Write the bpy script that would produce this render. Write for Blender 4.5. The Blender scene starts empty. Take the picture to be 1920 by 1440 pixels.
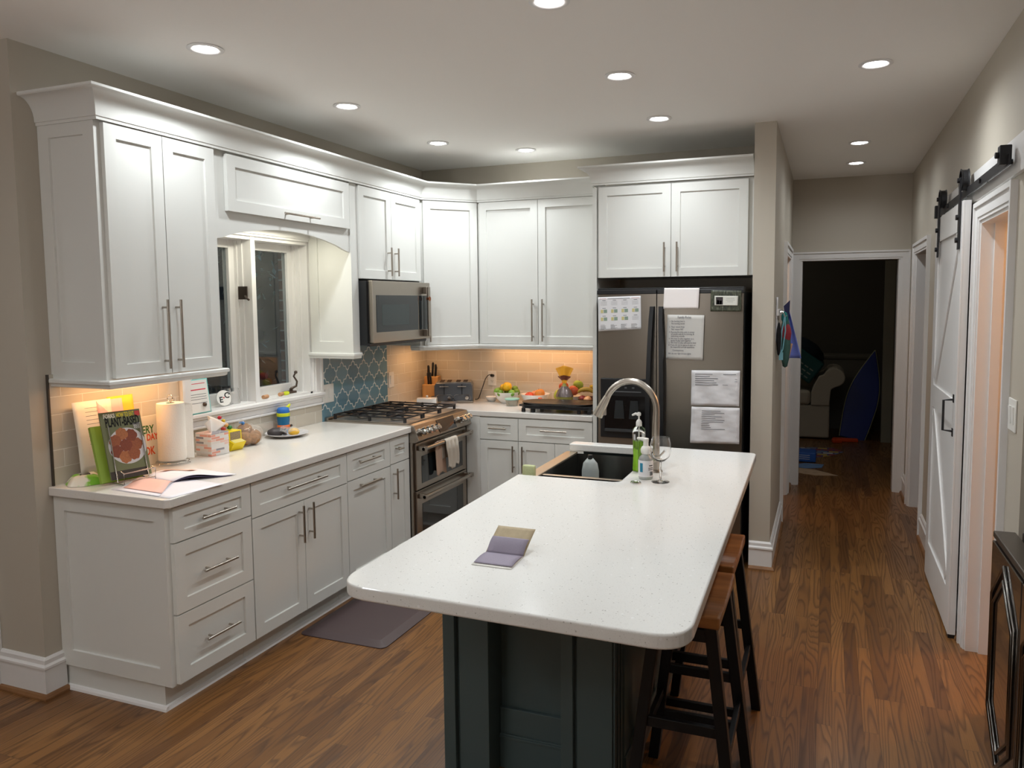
import bpy, bmesh, math, random
from mathutils import Vector, Matrix
random.seed(7)
C = bpy.context.scene.collection
PI = math.pi
H = 2.778; YB = 5.284; XR = 3.80; YP = 4.584; XP0 = 2.70; XP1 = 2.828; YH = 6.978
# ---------------------------------------------------------------- camera, world, exposure
cd = bpy.data.cameras.new('camera'); cam = bpy.data.objects.new('camera', cd); C.objects.link(cam)
cd.sensor_width = 36.0; cd.lens = 1415.5 / 1920 * 36
cd.shift_x = -0.0301; cd.shift_y = -0.0198; cd.clip_start = 0.02
_y, _p, _r = .3598, -.0807, -.0069
f0 = Vector((-math.sin(_y), math.cos(_y), 0)); r0 = Vector((math.cos(_y), math.sin(_y), 0)); u0 = Vector((0, 0, 1))
fw = f0*math.cos(_p)+u0*math.sin(_p); up = -f0*math.sin(_p)+u0*math.cos(_p)
rr = r0*math.cos(_r)+up*math.sin(_r); uu = -r0*math.sin(_r)+up*math.cos(_r)
cam.matrix_world = Matrix(((rr.x, uu.x, -fw.x, 3.136), (rr.y, uu.y, -fw.y, -.276), (rr.z, uu.z, -fw.z, 1.6943), (0, 0, 0, 1)))
bpy.context.scene.camera = cam
sc = bpy.context.scene
sc.view_settings.view_transform = 'Standard'; sc.view_settings.look = 'None'
sc.view_settings.gamma = 1; sc.view_settings.use_curve_mapping = False
sc.view_settings.exposure = 0.26
w = bpy.data.worlds.new('night'); sc.world = w; w.use_nodes = True
w.node_tree.nodes['Background'].inputs[0].default_value = (.25, .38, .5, 1)
w.node_tree.nodes['Background'].inputs[1].default_value = .75

DOWN = [(.645, 2.31, 'recessed ceiling light above the left counter end, nearest the camera on that side'),
        (.645, 3.32, 'recessed ceiling light in front of the lift-up cabinet over the window'),
        (.645, 4.36, 'recessed ceiling light in front of the cabinet over the microwave'),
        (1.107, 4.807, 'recessed ceiling light in front of the tall corner cabinets, farthest one in the kitchen'),
        (2.175, 2.37, 'recessed ceiling light above the island, cut by the top edge of the photo'),
        (2.18, 3.34, 'recessed ceiling light above the island sink'),
        (2.18, 4.25, 'recessed ceiling light in front of the cabinet over the fridge'),
        (3.32, 3.6, 'recessed ceiling light nearest the sliding barn door'),
        (3.32, 5.45, 'nearer of the two close-set recessed lights in the hall ceiling'),
        (3.325, 6.27, 'farther of the two close-set recessed lights, by the hall end wall')]
DE = 24.0      # watts of one downlight
def lamp(name, kind, loc, energy, color, rot=(0,0,0), **kw):
    l = bpy.data.lights.new(name, kind); l.energy = energy; l.color = color
    for k, v in kw.items(): setattr(l, k, v)
    o = bpy.data.objects.new(name, l); C.objects.link(o); o.location = loc; o.rotation_euler = rot
    return o
NEUT = (.91, .965, 1.0); WARM = (1.0, .54, .24)
for i, (x, y, _l) in enumerate(DOWN):
    e = DE*(.85 if i == 6 else .42 if i > 7 else 1.25 if i == 7 else 1)
    lamp('downlight_bulb', 'SPOT', (x, y, H-.035), e, NEUT, spot_size=2.9, spot_blend=.95, shadow_soft_size=.045)
# downlights of the same room behind the camera, then two added fill lamps
for x, y in ((2.18, .9), (3.32, 1.5), (.6, .6), (-1.0, .8), (2.18, -1.0), (.6, -1.0)):
    lamp('room_downlight_bulb', 'SPOT', (x, y, H-.035), DE*.6, NEUT, spot_size=2.9, spot_blend=.95, shadow_soft_size=.045)
lamp('added_rear_fill', 'POINT', (1.2, -1.9, 1.75), 14, (1, .97, .93), shadow_soft_size=.12)  # unseen general fill added behind the camera
lamp('added_ceiling_fill', 'SPOT', (1.3, -1.5, 1.75), 150, (.96, .97, 1.0), (math.radians(158), 0, 0), spot_size=2.7, spot_blend=1.0, shadow_soft_size=.2)  # added upward fill that brightens the ceiling, out of view
lamp('undercabinet_strip_left', 'AREA', (.12, 2.34, 1.365), 1.3, WARM, shape='RECTANGLE', size=.04, size_y=.5)
lamp('undercabinet_strip_back', 'AREA', (1.08, 5.16, 1.365), 1.6, WARM, shape='RECTANGLE', size=.85, size_y=.04)
lamp('undercabinet_strip_corner', 'AREA', (.2, 4.95, 1.365), .9, WARM, shape='RECTANGLE', size=.08, size_y=.3)
lamp('valance_light', 'AREA', (.16, 3.3, 2.13), 3.2, (1, .97, .80), shape='RECTANGLE', size=.08, size_y=.6)
lamp('side_room_bulb', 'POINT', (4.6, 3.9, 2.3), 34, (1, .52, .22), shadow_soft_size=.1)
lamp('added_far_room_fill', 'POINT', (2.2, 8.7, 2.2), 3.0, (1, .95, .85), shadow_soft_size=.1)  # weak fill added so the sofa and mats in the dark room show
lamp('closet_bulb', 'POINT', (2.0, 6.1, 2.3), 10, (1, .68, .45), shadow_soft_size=.1)

# ---------------------------------------------------------------- mesh helpers
class G:
    def __init__(s): s.v = []; s.f = []; s.m = []
    def add(s, vs, fs, mi=0):
        b = len(s.v); s.v += [tuple(v) for v in vs]
        for f in fs: s.f.append([b+i for i in f]); s.m.append(mi)
        return s
    def box(s, x0, x1, y0, y1, z0, z1, mi=0):
        if x0 > x1: x0, x1 = x1, x0
        if y0 > y1: y0, y1 = y1, y0
        if z0 > z1: z0, z1 = z1, z0
        return s.add([(x0,y0,z0),(x1,y0,z0),(x1,y1,z0),(x0,y1,z0),(x0,y0,z1),(x1,y0,z1),(x1,y1,z1),(x0,y1,z1)],
              [(0,3,2,1),(4,5,6,7),(0,1,5,4),(1,2,6,5),(2,3,7,6),(3,0,4,7)], mi)
    def tube(s, pts, r, n=10, mi=0, caps=True):
        pts = [Vector(p) for p in pts]; rs = r if isinstance(r, (list, tuple)) else [r]*len(pts)
        rings = []; ref = None
        for i, p in enumerate(pts):
            a = pts[max(i-1, 0)]; b = pts[min(i+1, len(pts)-1)]; d = (b-a).normalized()
            if ref is None:
                ref = Vector((0,0,1)) if abs(d.z) < .9 else Vector((1,0,0))
            u = (ref - d*ref.dot(d)).normalized(); ref = u; v = d.cross(u)
            rings.append([p+(u*math.cos(2*PI*k/n)+v*math.sin(2*PI*k/n))*rs[i] for k in range(n)])
        vs = [q for ring in rings for q in ring]; fs = []
        for i in range(len(pts)-1):
            for k in range(n):
                fs.append((i*n+k, i*n+(k+1) % n, (i+1)*n+(k+1) % n, (i+1)*n+k))
        if caps:
            fs.append(tuple(range(n-1, -1, -1))); fs.append(tuple((len(pts)-1)*n+k for k in range(n)))
        return s.add(vs, fs, mi)
    def cyl(s, p0, p1, r, n=20, mi=0, r1=None): return s.tube([p0, p1], [r, r if r1 is None else r1], n, mi)
    def lathe(s, prof, c=(0,0,0), n=28, mi=0):
        vs = []; fs = []
        for r, z in prof:
            for k in range(n): vs.append((c[0]+r*math.cos(2*PI*k/n), c[1]+r*math.sin(2*PI*k/n), c[2]+z))
        for i in range(len(prof)-1):
            for k in range(n): fs.append((i*n+k, i*n+(k+1) % n, (i+1)*n+(k+1) % n, (i+1)*n+k))
        return s.add(vs, fs, mi)
    def prism(s, poly, a, b, ax='z', mi=0):
        def P(u, v, t): return {'z': (u, v, t), 'y': (u, t, v), 'x': (t, u, v)}[ax]
        n = len(poly); vs = [P(u, v, a) for u, v in poly]+[P(u, v, b) for u, v in poly]
        fs = [tuple(range(n-1, -1, -1)), tuple(range(n, 2*n))]+[(i, (i+1) % n, n+(i+1) % n, n+i) for i in range(n)]
        return s.add(vs, fs, mi)
    def ell(s, c, rx, ry=None, rz=None, n=16, mi=0, fn=None):
        ry = ry or rx; rz = rz or rx; m = n//2; vs = []; fs = []
        for i in range(m+1):
            t = PI*i/m
            for k in range(n):
                p = 2*PI*k/n; d = Vector((math.sin(t)*math.cos(p), math.sin(t)*math.sin(p), math.cos(t)))
                q = fn(d) if fn else 1
                vs.append((c[0]+d.x*rx*q, c[1]+d.y*ry*q, c[2]+d.z*rz*q))
        for i in range(m):
            for k in range(n): fs.append((i*n+k, (i+1)*n+k, (i+1)*n+(k+1) % n, i*n+(k+1) % n))
        return s.add(vs, fs, mi)
    def sweep(s, path, prof, mi=0, side=1):
        """profile (out,z) carried along a 2D path with mitred corners; side=1 puts 'out' to the right of travel"""
        n = len(path); rings = []
        for i in range(n):
            p = Vector(path[i]); ds = []
            if i > 0: ds.append((p-Vector(path[i-1])).normalized())
            if i < n-1: ds.append((Vector(path[i+1])-p).normalized())
            ns = [Vector((d.y, -d.x))*side for d in ds]
            m = sum(ns, Vector((0,0))); m.normalize(); k = 1/max(.2, m.dot(ns[0]))
            rings.append([(p.x+m.x*k*o, p.y+m.y*k*o, z) for o, z in prof])
        q = len(prof); vs = [v for r in rings for v in r]; fs = []
        for i in range(n-1):
            for k in range(q): fs.append((i*q+k, i*q+(k+1) % q, (i+1)*q+(k+1) % q, (i+1)*q+k))
        fs.append(tuple(range(q))); fs.append(tuple((n-1)*q+k for k in range(q-1, -1, -1)))
        return s.add(vs, fs, mi)
    def grid(s, fn, nu, nv, mi=0):
        vs = [fn(i/nu, j/nv) for i in range(nu+1) for j in range(nv+1)]
        fs = [(i*(nv+1)+j, (i+1)*(nv+1)+j, (i+1)*(nv+1)+j+1, i*(nv+1)+j+1) for i in range(nu) for j in range(nv)]
        return s.add(vs, fs, mi)
    def xf(s, M):
        s.v = [tuple(M @ Vector(v)) for v in s.v]; return s

def tag(o, label=None, cat=None, group=None, kind=None):
    if label: o['label'] = label
    if cat: o['category'] = cat
    if group: o['group'] = group
    if kind: o['kind'] = kind
    return o
def obj(name, g, mat, parent=None, smooth=None, bevel=0, solid=0, seg=2, loc=None):
    me = bpy.data.meshes.new(name); me.from_pydata(g.v, [], g.f)
    for m in (mat if isinstance(mat, (list, tuple)) else [mat]): me.materials.append(m)
    me.polygons.foreach_set('material_index', g.m)
    bm = bmesh.new(); bm.from_mesh(me)
    if len(bm.faces) < 20000:
        bmesh.ops.remove_doubles(bm, verts=bm.verts, dist=1e-6)
        bmesh.ops.recalc_face_normals(bm, faces=bm.faces)
    bm.to_mesh(me); bm.free()
    if smooth is not None:
        me.polygons.foreach_set('use_smooth', [True]*len(me.polygons)); me.set_sharp_from_angle(angle=math.radians(smooth))
    o = bpy.data.objects.new(name, me); C.objects.link(o)
    if loc: o.location = loc
    if parent: o.parent = parent
    if solid:
        m = o.modifiers.new('thickness', 'SOLIDIFY'); m.thickness = solid; m.offset = 0
    if bevel:
        m = o.modifiers.new('bevel', 'BEVEL'); m.width = bevel; m.segments = seg; m.limit_method = 'ANGLE'; m.angle_limit = .6
    return o
def thing(name, label, cat, loc=(0,0,0), rotz=0, group=None):
    o = bpy.data.objects.new(name, None); C.objects.link(o); o.location = loc; o.rotation_euler = (0, 0, rotz)
    o.empty_display_size = .05
    return tag(o, label, cat, group)
def single(name, g, mat, label, cat, group=None, loc=None, **kw):
    return tag(obj(name, g, mat, None, loc=loc, **kw), label, cat, group)
def struct(name, g, mat, parent=None, **kw):
    o = obj(name, g, mat, parent, **kw)
    if parent is None: o['kind'] = 'structure'
    return o
def text(name, s, size, mat, parent, M, bold=0, sx=1, depth=.0003, align='CENTER', fit=None):
    cu = bpy.data.curves.new(name, 'FONT'); cu.body = s; cu.size = size; cu.extrude = depth; cu.offset = bold
    cu.align_x = align; cu.align_y = 'CENTER'; cu.resolution_u = 3
    t = bpy.data.objects.new(name, cu); C.objects.link(t)
    dg = bpy.context.evaluated_depsgraph_get(); me = bpy.data.meshes.new_from_object(t.evaluated_get(dg))
    bpy.data.objects.remove(t); me.materials.clear(); me.materials.append(mat)
    if fit: xs = [v.co.x for v in me.vertices]; sx = fit/(max(xs)-min(xs))
    me.transform(M @ Matrix.Diagonal((sx, 1, 1, 1)))
    o = bpy.data.objects.new(name, me); C.objects.link(o)
    if parent: o.parent = parent
    return o
def frame(o, x, y):
    """matrix with given origin and x / y axes"""
    x = Vector(x).normalized(); y = Vector(y); y = (y-x*x.dot(y)).normalized(); z = x.cross(y)
    return Matrix(((x.x, y.x, z.x, o[0]), (x.y, y.y, z.y, o[1]), (x.z, y.z, z.z, o[2]), (0,0,0,1)))

# ---------------------------------------------------------------- materials
MATS = {}
def mat(name, col, rough=.5, metal=0, spec=.5, alpha=1, trans=0, emit=None, es=0, coat=0, ior=1.45, bump=0, bscale=60, stretch=None, var=0):
    if name in MATS: return MATS[name]
    m = bpy.data.materials.new(name); m.use_nodes = True; N = m.node_tree.nodes; L = m.node_tree.links
    b = N['Principled BSDF']; I = b.inputs
    I['Base Color'].default_value = (*col, 1); I['Roughness'].default_value = rough; I['Metallic'].default_value = metal
    I['Specular IOR Level'].default_value = spec; I['Alpha'].default_value = alpha; I['Transmission Weight'].default_value = trans
    I['Coat Weight'].default_value = coat; I['IOR'].default_value = ior
    if emit: I['Emission Color'].default_value = (*emit, 1); I['Emission Strength'].default_value = es
    if bump or var:
        tc = N.new('ShaderNodeTexCoord'); mp = N.new('ShaderNodeMapping'); nz = N.new('ShaderNodeTexNoise')
        nz.inputs['Scale'].default_value = bscale; nz.inputs['Detail'].default_value = 4
        if stretch: mp.inputs['Scale'].default_value = stretch
        L.new(tc.outputs['Object'], mp.inputs[0]); L.new(mp.outputs[0], nz.inputs['Vector'])
        if bump:
            bp = N.new('ShaderNodeBump'); bp.inputs['Strength'].default_value = bump; bp.inputs['Distance'].default_value = .002
            L.new(nz.outputs[0], bp.inputs['Height']); L.new(bp.outputs[0], I['Normal'])
        if var:
            mx = N.new('ShaderNodeMix'); mx.data_type = 'RGBA'
            mx.inputs[6].default_value = (*[c*(1-var) for c in col], 1); mx.inputs[7].default_value = (*[min(1, c*(1+var)) for c in col], 1)
            L.new(nz.outputs[0], mx.inputs[0]); L.new(mx.outputs[2], I['Base Color'])
    MATS[name] = m; return m
def S(r, g, b):
    f = lambda c: (c/255/12.92) if c/255 <= .04045 else ((c/255+.055)/1.055)**2.4
    return (f(r), f(g), f(b))
WALL = mat('wall_paint', S(188, 180, 166), .55, bump=.05, bscale=300)
CEIL = mat('ceiling_paint', S(246, 243, 238), .7, bump=.05, bscale=250)
TRIM = mat('trim_paint', S(232, 230, 228), .3, bump=.02, bscale=80)
CAB = mat('cabinet_paint', S(220, 220, 215), .32, bump=.015, bscale=120)
STEEL = mat('brushed_steel', S(168, 160, 150), .28, 1, bump=.08, bscale=40, stretch=(1, 1, 40))
FSTEEL = mat('fridge_steel', S(150, 143, 134), .30, .95, bump=.05, bscale=30, stretch=(1, 1, 30))
NICKEL = mat('satin_nickel', S(176, 168, 158), .32, 1)
CHROME = mat('polished_chrome', S(205, 203, 200), .1, 1)
BLACK = mat('black_plastic', (.012, .013, .015), .3)
BLKM = mat('black_iron', (.014, .014, .016), .45, bump=.1, bscale=200)
DGLASS = mat('dark_glass', (.012, .016, .018), .06, coat=.5)
GLASS = mat('clear_glass', (1, 1, 1), .0, trans=1, ior=1.45)
PANE = mat('window_pane', (.9, .95, .95), .0, trans=1, ior=1.5)
WHITE = mat('white_ceramic', S(238, 236, 232), .15, coat=.3)
PAPER = mat('paper', S(225, 224, 226), .8, bump=.1, bscale=30)
INK = mat('ink', S(95, 95, 100), .8)
INKD = mat('dark_ink', S(25, 25, 25), .8)
PLASW = mat('white_plastic', S(230, 228, 222), .35)
SLATE = mat('slate_blue_paint', S(76, 92, 94), .35, bump=.02, bscale=100)
BLKW = mat('black_painted_wood', (.007, .007, .008), .35, spec=.35)
FILM = mat('plastic_film', (.95, .95, .95), .10, trans=.6, alpha=.24, ior=1.3, coat=1)

def nodes(name):
    m = bpy.data.materials.new(name); m.use_nodes = True; MATS[name] = m
    N = m.node_tree.nodes; L = m.node_tree.links; return m, N, L, N['Principled BSDF']
def mathn(N, L, op, a, b=None, c=None):
    n = N.new('ShaderNodeMath'); n.operation = op
    for i, x in enumerate((a, b, c)):
        if x is None: continue
        if isinstance(x, (int, float)): n.inputs[i].default_value = x
        else: L.new(x, n.inputs[i])
    return n.outputs[0]
def ramp(N, L, f, stops):
    r = N.new('ShaderNodeValToRGB'); L.new(f, r.inputs[0]); e = r.color_ramp.elements
    while len(e) < len(stops): e.new(.5)
    for i, (p, c) in enumerate(stops): e[i].position = p; e[i].color = (*c, 1)
    return r.outputs[0]
def mixc(N, L, f, a, b, bt='MIX'):
    n = N.new('ShaderNodeMix'); n.data_type = 'RGBA'; n.blend_type = bt
    for i, x in ((0, f), (6, a), (7, b)):
        if isinstance(x, (int, float)): n.inputs[i].default_value = x
        elif isinstance(x, tuple): n.inputs[i].default_value = (*x, 1)
        else: L.new(x, n.inputs[i])
    return n.outputs[2]
def floor_mat():
    m, N, L, b = nodes('oak_floor')
    tc = N.new('ShaderNodeTexCoord'); sp = N.new('ShaderNodeSeparateXYZ'); L.new(tc.outputs['Object'], sp.inputs[0])
    x, y = sp.outputs[0], sp.outputs[1]
    cb = N.new('ShaderNodeCombineXYZ'); L.new(y, cb.inputs[0]); L.new(x, cb.inputs[1])
    br = N.new('ShaderNodeTexBrick'); L.new(cb.outputs[0], br.inputs['Vector'])
    I = br.inputs; I['Scale'].default_value = 1; I['Brick Width'].default_value = .78; I['Row Height'].default_value = .058
    I['Mortar Size'].default_value = .0011; I['Mortar Smooth'].default_value = .3; I['Bias'].default_value = 0
    I['Color1'].default_value = (0,0,0,1); I['Color2'].default_value = (1,1,1,1); I['Mortar'].default_value = (.5,.5,.5,1)
    br.offset = .37; br.offset_frequency = 3
    rnd = br.outputs['Color']
    w = mathn(N, L, 'MULTIPLY', rnd, 37.0)
    c2 = N.new('ShaderNodeCombineXYZ'); L.new(mathn(N, L, 'MULTIPLY', x, 8.0), c2.inputs[0]); L.new(mathn(N, L, 'MULTIPLY', y, .62), c2.inputs[1])
    nz = N.new('ShaderNodeTexNoise'); nz.noise_dimensions = '4D'; L.new(c2.outputs[0], nz.inputs['Vector']); L.new(w, nz.inputs['W'])
    nz.inputs['Scale'].default_value = 1; nz.inputs['Detail'].default_value = 1.6; nz.inputs['Roughness'].default_value = .4; nz.inputs['Distortion'].default_value = .25
    band = mathn(N, L, 'FRACT', mathn(N, L, 'MULTIPLY', nz.outputs[0], 24.0))
    ring = ramp(N, L, band, [(0, (0,0,0)), (.45, (.08,.08,.08)), (.82, (1,1,1)), (1, (.0,.0,.0))])
    c3 = N.new('ShaderNodeCombineXYZ'); L.new(mathn(N, L, 'MULTIPLY', x, 260.0), c3.inputs[0]); L.new(mathn(N, L, 'MULTIPLY', y, 9.0), c3.inputs[1])
    nf = N.new('ShaderNodeTexNoise'); L.new(c3.outputs[0], nf.inputs['Vector']); nf.inputs['Scale'].default_value = 1; nf.inputs['Detail'].default_value = 3
    fib = ramp(N, L, nf.outputs[0], [(.38, (0,0,0)), (.66, (1,1,1))])
    base = ramp(N, L, rnd, [(0, S(104, 68, 36)), (.3, S(134, 91, 49)), (.75, S(148, 103, 57)), (1, S(118, 78, 41))])
    c = mixc(N, L, mathn(N, L, 'MULTIPLY', fib, .30), base, S(88, 56, 29))
    c = mixc(N, L, mathn(N, L, 'MULTIPLY', ring, .64), c, S(62, 36, 18))
    c = mixc(N, L, mathn(N, L, 'MULTIPLY', br.outputs['Fac'], .75), c, S(55, 34, 18))
    L.new(c, b.inputs['Base Color']); b.inputs['Roughness'].default_value = .33
    L.new(mathn(N, L, 'ADD', mathn(N, L, 'MULTIPLY', ring, .12), .30), b.inputs['Roughness'])
    bp = N.new('ShaderNodeBump'); bp.inputs['Strength'].default_value = .25; bp.inputs['Distance'].default_value = .001
    L.new(mathn(N, L, 'SUBTRACT', 1.0, mathn(N, L, 'ADD', br.outputs['Fac'], mathn(N, L, 'MULTIPLY', ring, .3))), bp.inputs['Height']); L.new(bp.outputs[0], b.inputs['Normal'])
    return m
def quartz_mat(name, base, dark, amt, side=None):
    m, N, L, b = nodes(name)
    tc = N.new('ShaderNodeTexCoord'); cols = base
    def specks(scale, size, keep):
        v = N.new('ShaderNodeTexVoronoi'); v.inputs['Scale'].default_value = scale; L.new(tc.outputs['Object'], v.inputs['Vector'])
        s = N.new('ShaderNodeSeparateColor'); L.new(v.outputs['Color'], s.inputs[0])
        r = mathn(N, L, 'LESS_THAN', v.outputs['Distance'], mathn(N, L, 'MULTIPLY', s.outputs[1], size)); return mathn(N, L, 'MULTIPLY', r, mathn(N, L, 'LESS_THAN', s.outputs[0], keep))
    c = mixc(N, L, mathn(N, L, 'MULTIPLY', specks(330, .5, .35), .30*amt), base, dark)
    c = mixc(N, L, mathn(N, L, 'MULTIPLY', specks(160, .42, .10), .85*amt), c, dark)
    c = mixc(N, L, mathn(N, L, 'MULTIPLY', specks(70, .3, .10), .9*amt), c, (.9, .9, .9))
    L.new(c, b.inputs['Base Color']); b.inputs['Roughness'].default_value = .14; b.inputs['Specular IOR Level'].default_value = .5
    return m
def tile_mat(name, ax):
    m, N, L, b = nodes(name)
    tc = N.new('ShaderNodeTexCoord'); sp = N.new('ShaderNodeSeparateXYZ'); L.new(tc.outputs['Object'], sp.inputs[0])
    cb = N.new('ShaderNodeCombineXYZ'); L.new(sp.outputs[ax], cb.inputs[0]); L.new(mathn(N, L, 'SUBTRACT', sp.outputs[2], .9145), cb.inputs[1])
    br = N.new('ShaderNodeTexBrick'); L.new(cb.outputs[0], br.inputs['Vector']); I = br.inputs
    I['Scale'].default_value = 1; I['Brick Width'].default_value = .205; I['Row Height'].default_value = .0775; I['Mortar Size'].default_value = .0022
    I['Mortar Smooth'].default_value = .4; I['Bias'].default_value = 0
    I['Color1'].default_value = (*S(205, 197, 182), 1); I['Color2'].default_value = (*S(212, 204, 190), 1); I['Mortar'].default_value = (*S(232, 228, 218), 1)
    L.new(br.outputs['Color'], b.inputs['Base Color']); L.new(mathn(N, L, 'ADD', mathn(N, L, 'MULTIPLY', br.outputs['Fac'], .5), .1), b.inputs['Roughness'])
    bp = N.new('ShaderNodeBump'); bp.inputs['Strength'].default_value = .5; bp.inputs['Distance'].default_value = .0015; bp.invert = True
    L.new(br.outputs['Fac'], bp.inputs['Height']); L.new(bp.outputs[0], b.inputs['Normal']); return m
def lantern_mat():
    m, N, L, b = nodes('lantern_tile')
    tc = N.new('ShaderNodeTexCoord'); sp = N.new('ShaderNodeSeparateXYZ'); L.new(tc.outputs['Object'], sp.inputs[0])
    X = mathn(N, L, 'DIVIDE', sp.outputs[1], .132); Z = mathn(N, L, 'DIVIDE', mathn(N, L, 'SUBTRACT', sp.outputs[2], .95), .180)
    U = mathn(N, L, 'ADD', X, Z); V = mathn(N, L, 'SUBTRACT', X, Z)
    def fam(P, Q):
        wob = mathn(N, L, 'ADD', mathn(N, L, 'MULTIPLY', mathn(N, L, 'SINE', mathn(N, L, 'MULTIPLY', Q, 2*PI)), .075),
                    mathn(N, L, 'MULTIPLY', mathn(N, L, 'SINE', mathn(N, L, 'MULTIPLY', Q, 6*PI)), .035))
        fr = mathn(N, L, 'FRACT', mathn(N, L, 'ADD', P, wob))
        d = mathn(N, L, 'SUBTRACT', .5, mathn(N, L, 'ABSOLUTE', mathn(N, L, 'SUBTRACT', fr, .5)))
        cell = mathn(N, L, 'FLOOR', mathn(N, L, 'ADD', P, wob)); return d, cell
    d1, c1 = fam(U, V); d2, c2 = fam(V, mathn(N, L, 'MULTIPLY', U, 1.0))
    d = mathn(N, L, 'MINIMUM', d1, d2)
    g = N.new('ShaderNodeMapRange'); g.inputs[1].default_value = .028; g.inputs[2].default_value = .046; g.inputs[3].default_value = 1; g.inputs[4].default_value = 0; L.new(d, g.inputs[0])
    wn = N.new('ShaderNodeTexWhiteNoise'); cb = N.new('ShaderNodeCombineXYZ'); L.new(c1, cb.inputs[0]); L.new(c2, cb.inputs[1]); L.new(cb.outputs[0], wn.inputs['Vector'])
    tile = mixc(N, L, wn.outputs['Value'], S(100, 136, 152), S(116, 152, 166))
    L.new(mixc(N, L, g.outputs[0], tile, S(214, 218, 214)), b.inputs['Base Color'])
    L.new(mathn(N, L, 'ADD', mathn(N, L, 'MULTIPLY', g.outputs[0], .5), .08), b.inputs['Roughness'])
    bp = N.new('ShaderNodeBump'); bp.inputs['Strength'].default_value = .4; bp.inputs['Distance'].default_value = .0015; bp.invert = True
    L.new(g.outputs[0], bp.inputs['Height']); L.new(bp.outputs[0], b.inputs['Normal']); return m
def wood_mat(name, a, c, scale=(30, 3, 30), rough=.35, coat=0):
    m, N, L, b = nodes(name)
    tc = N.new('ShaderNodeTexCoord'); mp = N.new('ShaderNodeMapping'); mp.inputs['Scale'].default_value = scale; L.new(tc.outputs['Object'], mp.inputs[0])
    nz = N.new('ShaderNodeTexNoise'); nz.inputs['Scale'].default_value = 1; nz.inputs['Detail'].default_value = 3; L.new(mp.outputs[0], nz.inputs['Vector'])
    L.new(ramp(N, L, nz.outputs[0], [(.3, a), (.7, c)]), b.inputs['Base Color']); b.inputs['Roughness'].default_value = rough; b.inputs['Coat Weight'].default_value = coat
    return m
def bricks_mat(name, w, h, cols, mortar, ms, ax=(0, 2), rough=.6, vary=None):
    """rectangles in several colours, in object coordinates"""
    m, N, L, b = nodes(name)
    tc = N.new('ShaderNodeTexCoord'); sp = N.new('ShaderNodeSeparateXYZ'); L.new(tc.outputs['Object'], sp.inputs[0])
    cb = N.new('ShaderNodeCombineXYZ')
    u = sp.outputs[ax[0]] if isinstance(ax[0], int) else mathn(N, L, 'ADD', sp.outputs[0], sp.outputs[1])
    L.new(u, cb.inputs[0]); L.new(sp.outputs[ax[1]], cb.inputs[1])
    br = N.new('ShaderNodeTexBrick'); L.new(cb.outputs[0], br.inputs['Vector']); I = br.inputs
    I['Scale'].default_value = 1; I['Brick Width'].default_value = w; I['Row Height'].default_value = h; I['Mortar Size'].default_value = ms; I['Bias'].default_value = 0
    I['Color1'].default_value = (0,0,0,1); I['Color2'].default_value = (1,1,1,1)
    r = N.new('ShaderNodeValToRGB'); r.color_ramp.interpolation = 'CONSTANT'; L.new(br.outputs['Color'], r.inputs[0]); e = r.color_ramp.elements
    while len(e) < len(cols): e.new(.5)
    for i, c in enumerate(cols): e[i].position = i/len(cols); e[i].color = (*c, 1)
    L.new(mixc(N, L, br.outputs['Fac'], r.outputs[0], mortar), b.inputs['Base Color']); b.inputs['Roughness'].default_value = rough
    return m
FLOOR = floor_mat()
QUARTZ = quartz_mat('island_quartz', S(224, 223, 219), S(128, 124, 116), .6)
QUARTZL = quartz_mat('counter_quartz', S(226, 222, 216), S(160, 155, 148), .3)
TILEX = tile_mat('subway_tile_left', 1); TILEY = tile_mat('subway_tile_back', 0); LANT = lantern_mat()
SEATW = wood_mat('stained_seat_wood', S(118, 70, 32), S(158, 102, 52), (30, 4, 30), .3, .25)
BAMBOO = wood_mat('bamboo', S(188, 138, 80), S(208, 162, 104), (60, 60, 3), .45)
SHOE = wood_mat('shoe_mould_wood', S(120, 82, 50), S(150, 108, 70), (10, 10, 10), .5)

# ---------------------------------------------------------------- room shell
g = G().box(-3.5, 5.6, -3, 12, -.1, 0); struct('floor', g, FLOOR)
g = G().box(-3.5, 5.6, -3, 2.067, H, H+.1).box(-.17, 5.6, 2.067, 12, H, H+.1); struct('ceiling', g, CEIL)
# left wall with the window opening (y 2.77..3.785, z 1.115..2.09)
WY0, WY1, WZ0, WZ1 = 2.77, 3.785, 1.115, 2.09
g = G().box(-.17, 0, 1.917, WY0, 0, H).box(-.17, 0, WY1, YB+.15, 0, H).box(-.17, 0, WY0, WY1, 0, WZ0).box(-.17, 0, WY0, WY1, WZ1, H)
struct('wall_left', g, WALL)
g = G().box(-3.5, -.17, 1.917, 2.067, 0, H); struct('wall_nook', g, WALL)
g = G().box(0, XP0, YB, YB+.15, 0, H); struct('wall_back', g, WALL)
# partition beside the fridge, with the hall door opening further back
HY0, HY1, HZ = 5.72, 6.56, 2.05
g = G().box(XP0, XP1, YP, HY0, 0, H).box(XP0, XP1, HY1, YH+.13, 0, H).box(XP0, XP1, HY0, HY1, HZ, H)
struct('wall_partition', g, WALL)
EX0, EX1, EZ = 2.905, 3.722, 2.052
g = G().box(XP1, EX0, YH, YH+.12, 0, H).box(EX1, 4.0, YH, YH+.12, 0, H).box(EX0, EX1, YH, YH+.12, EZ, H)
struct('wall_hall_end', g, WALL)
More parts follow.
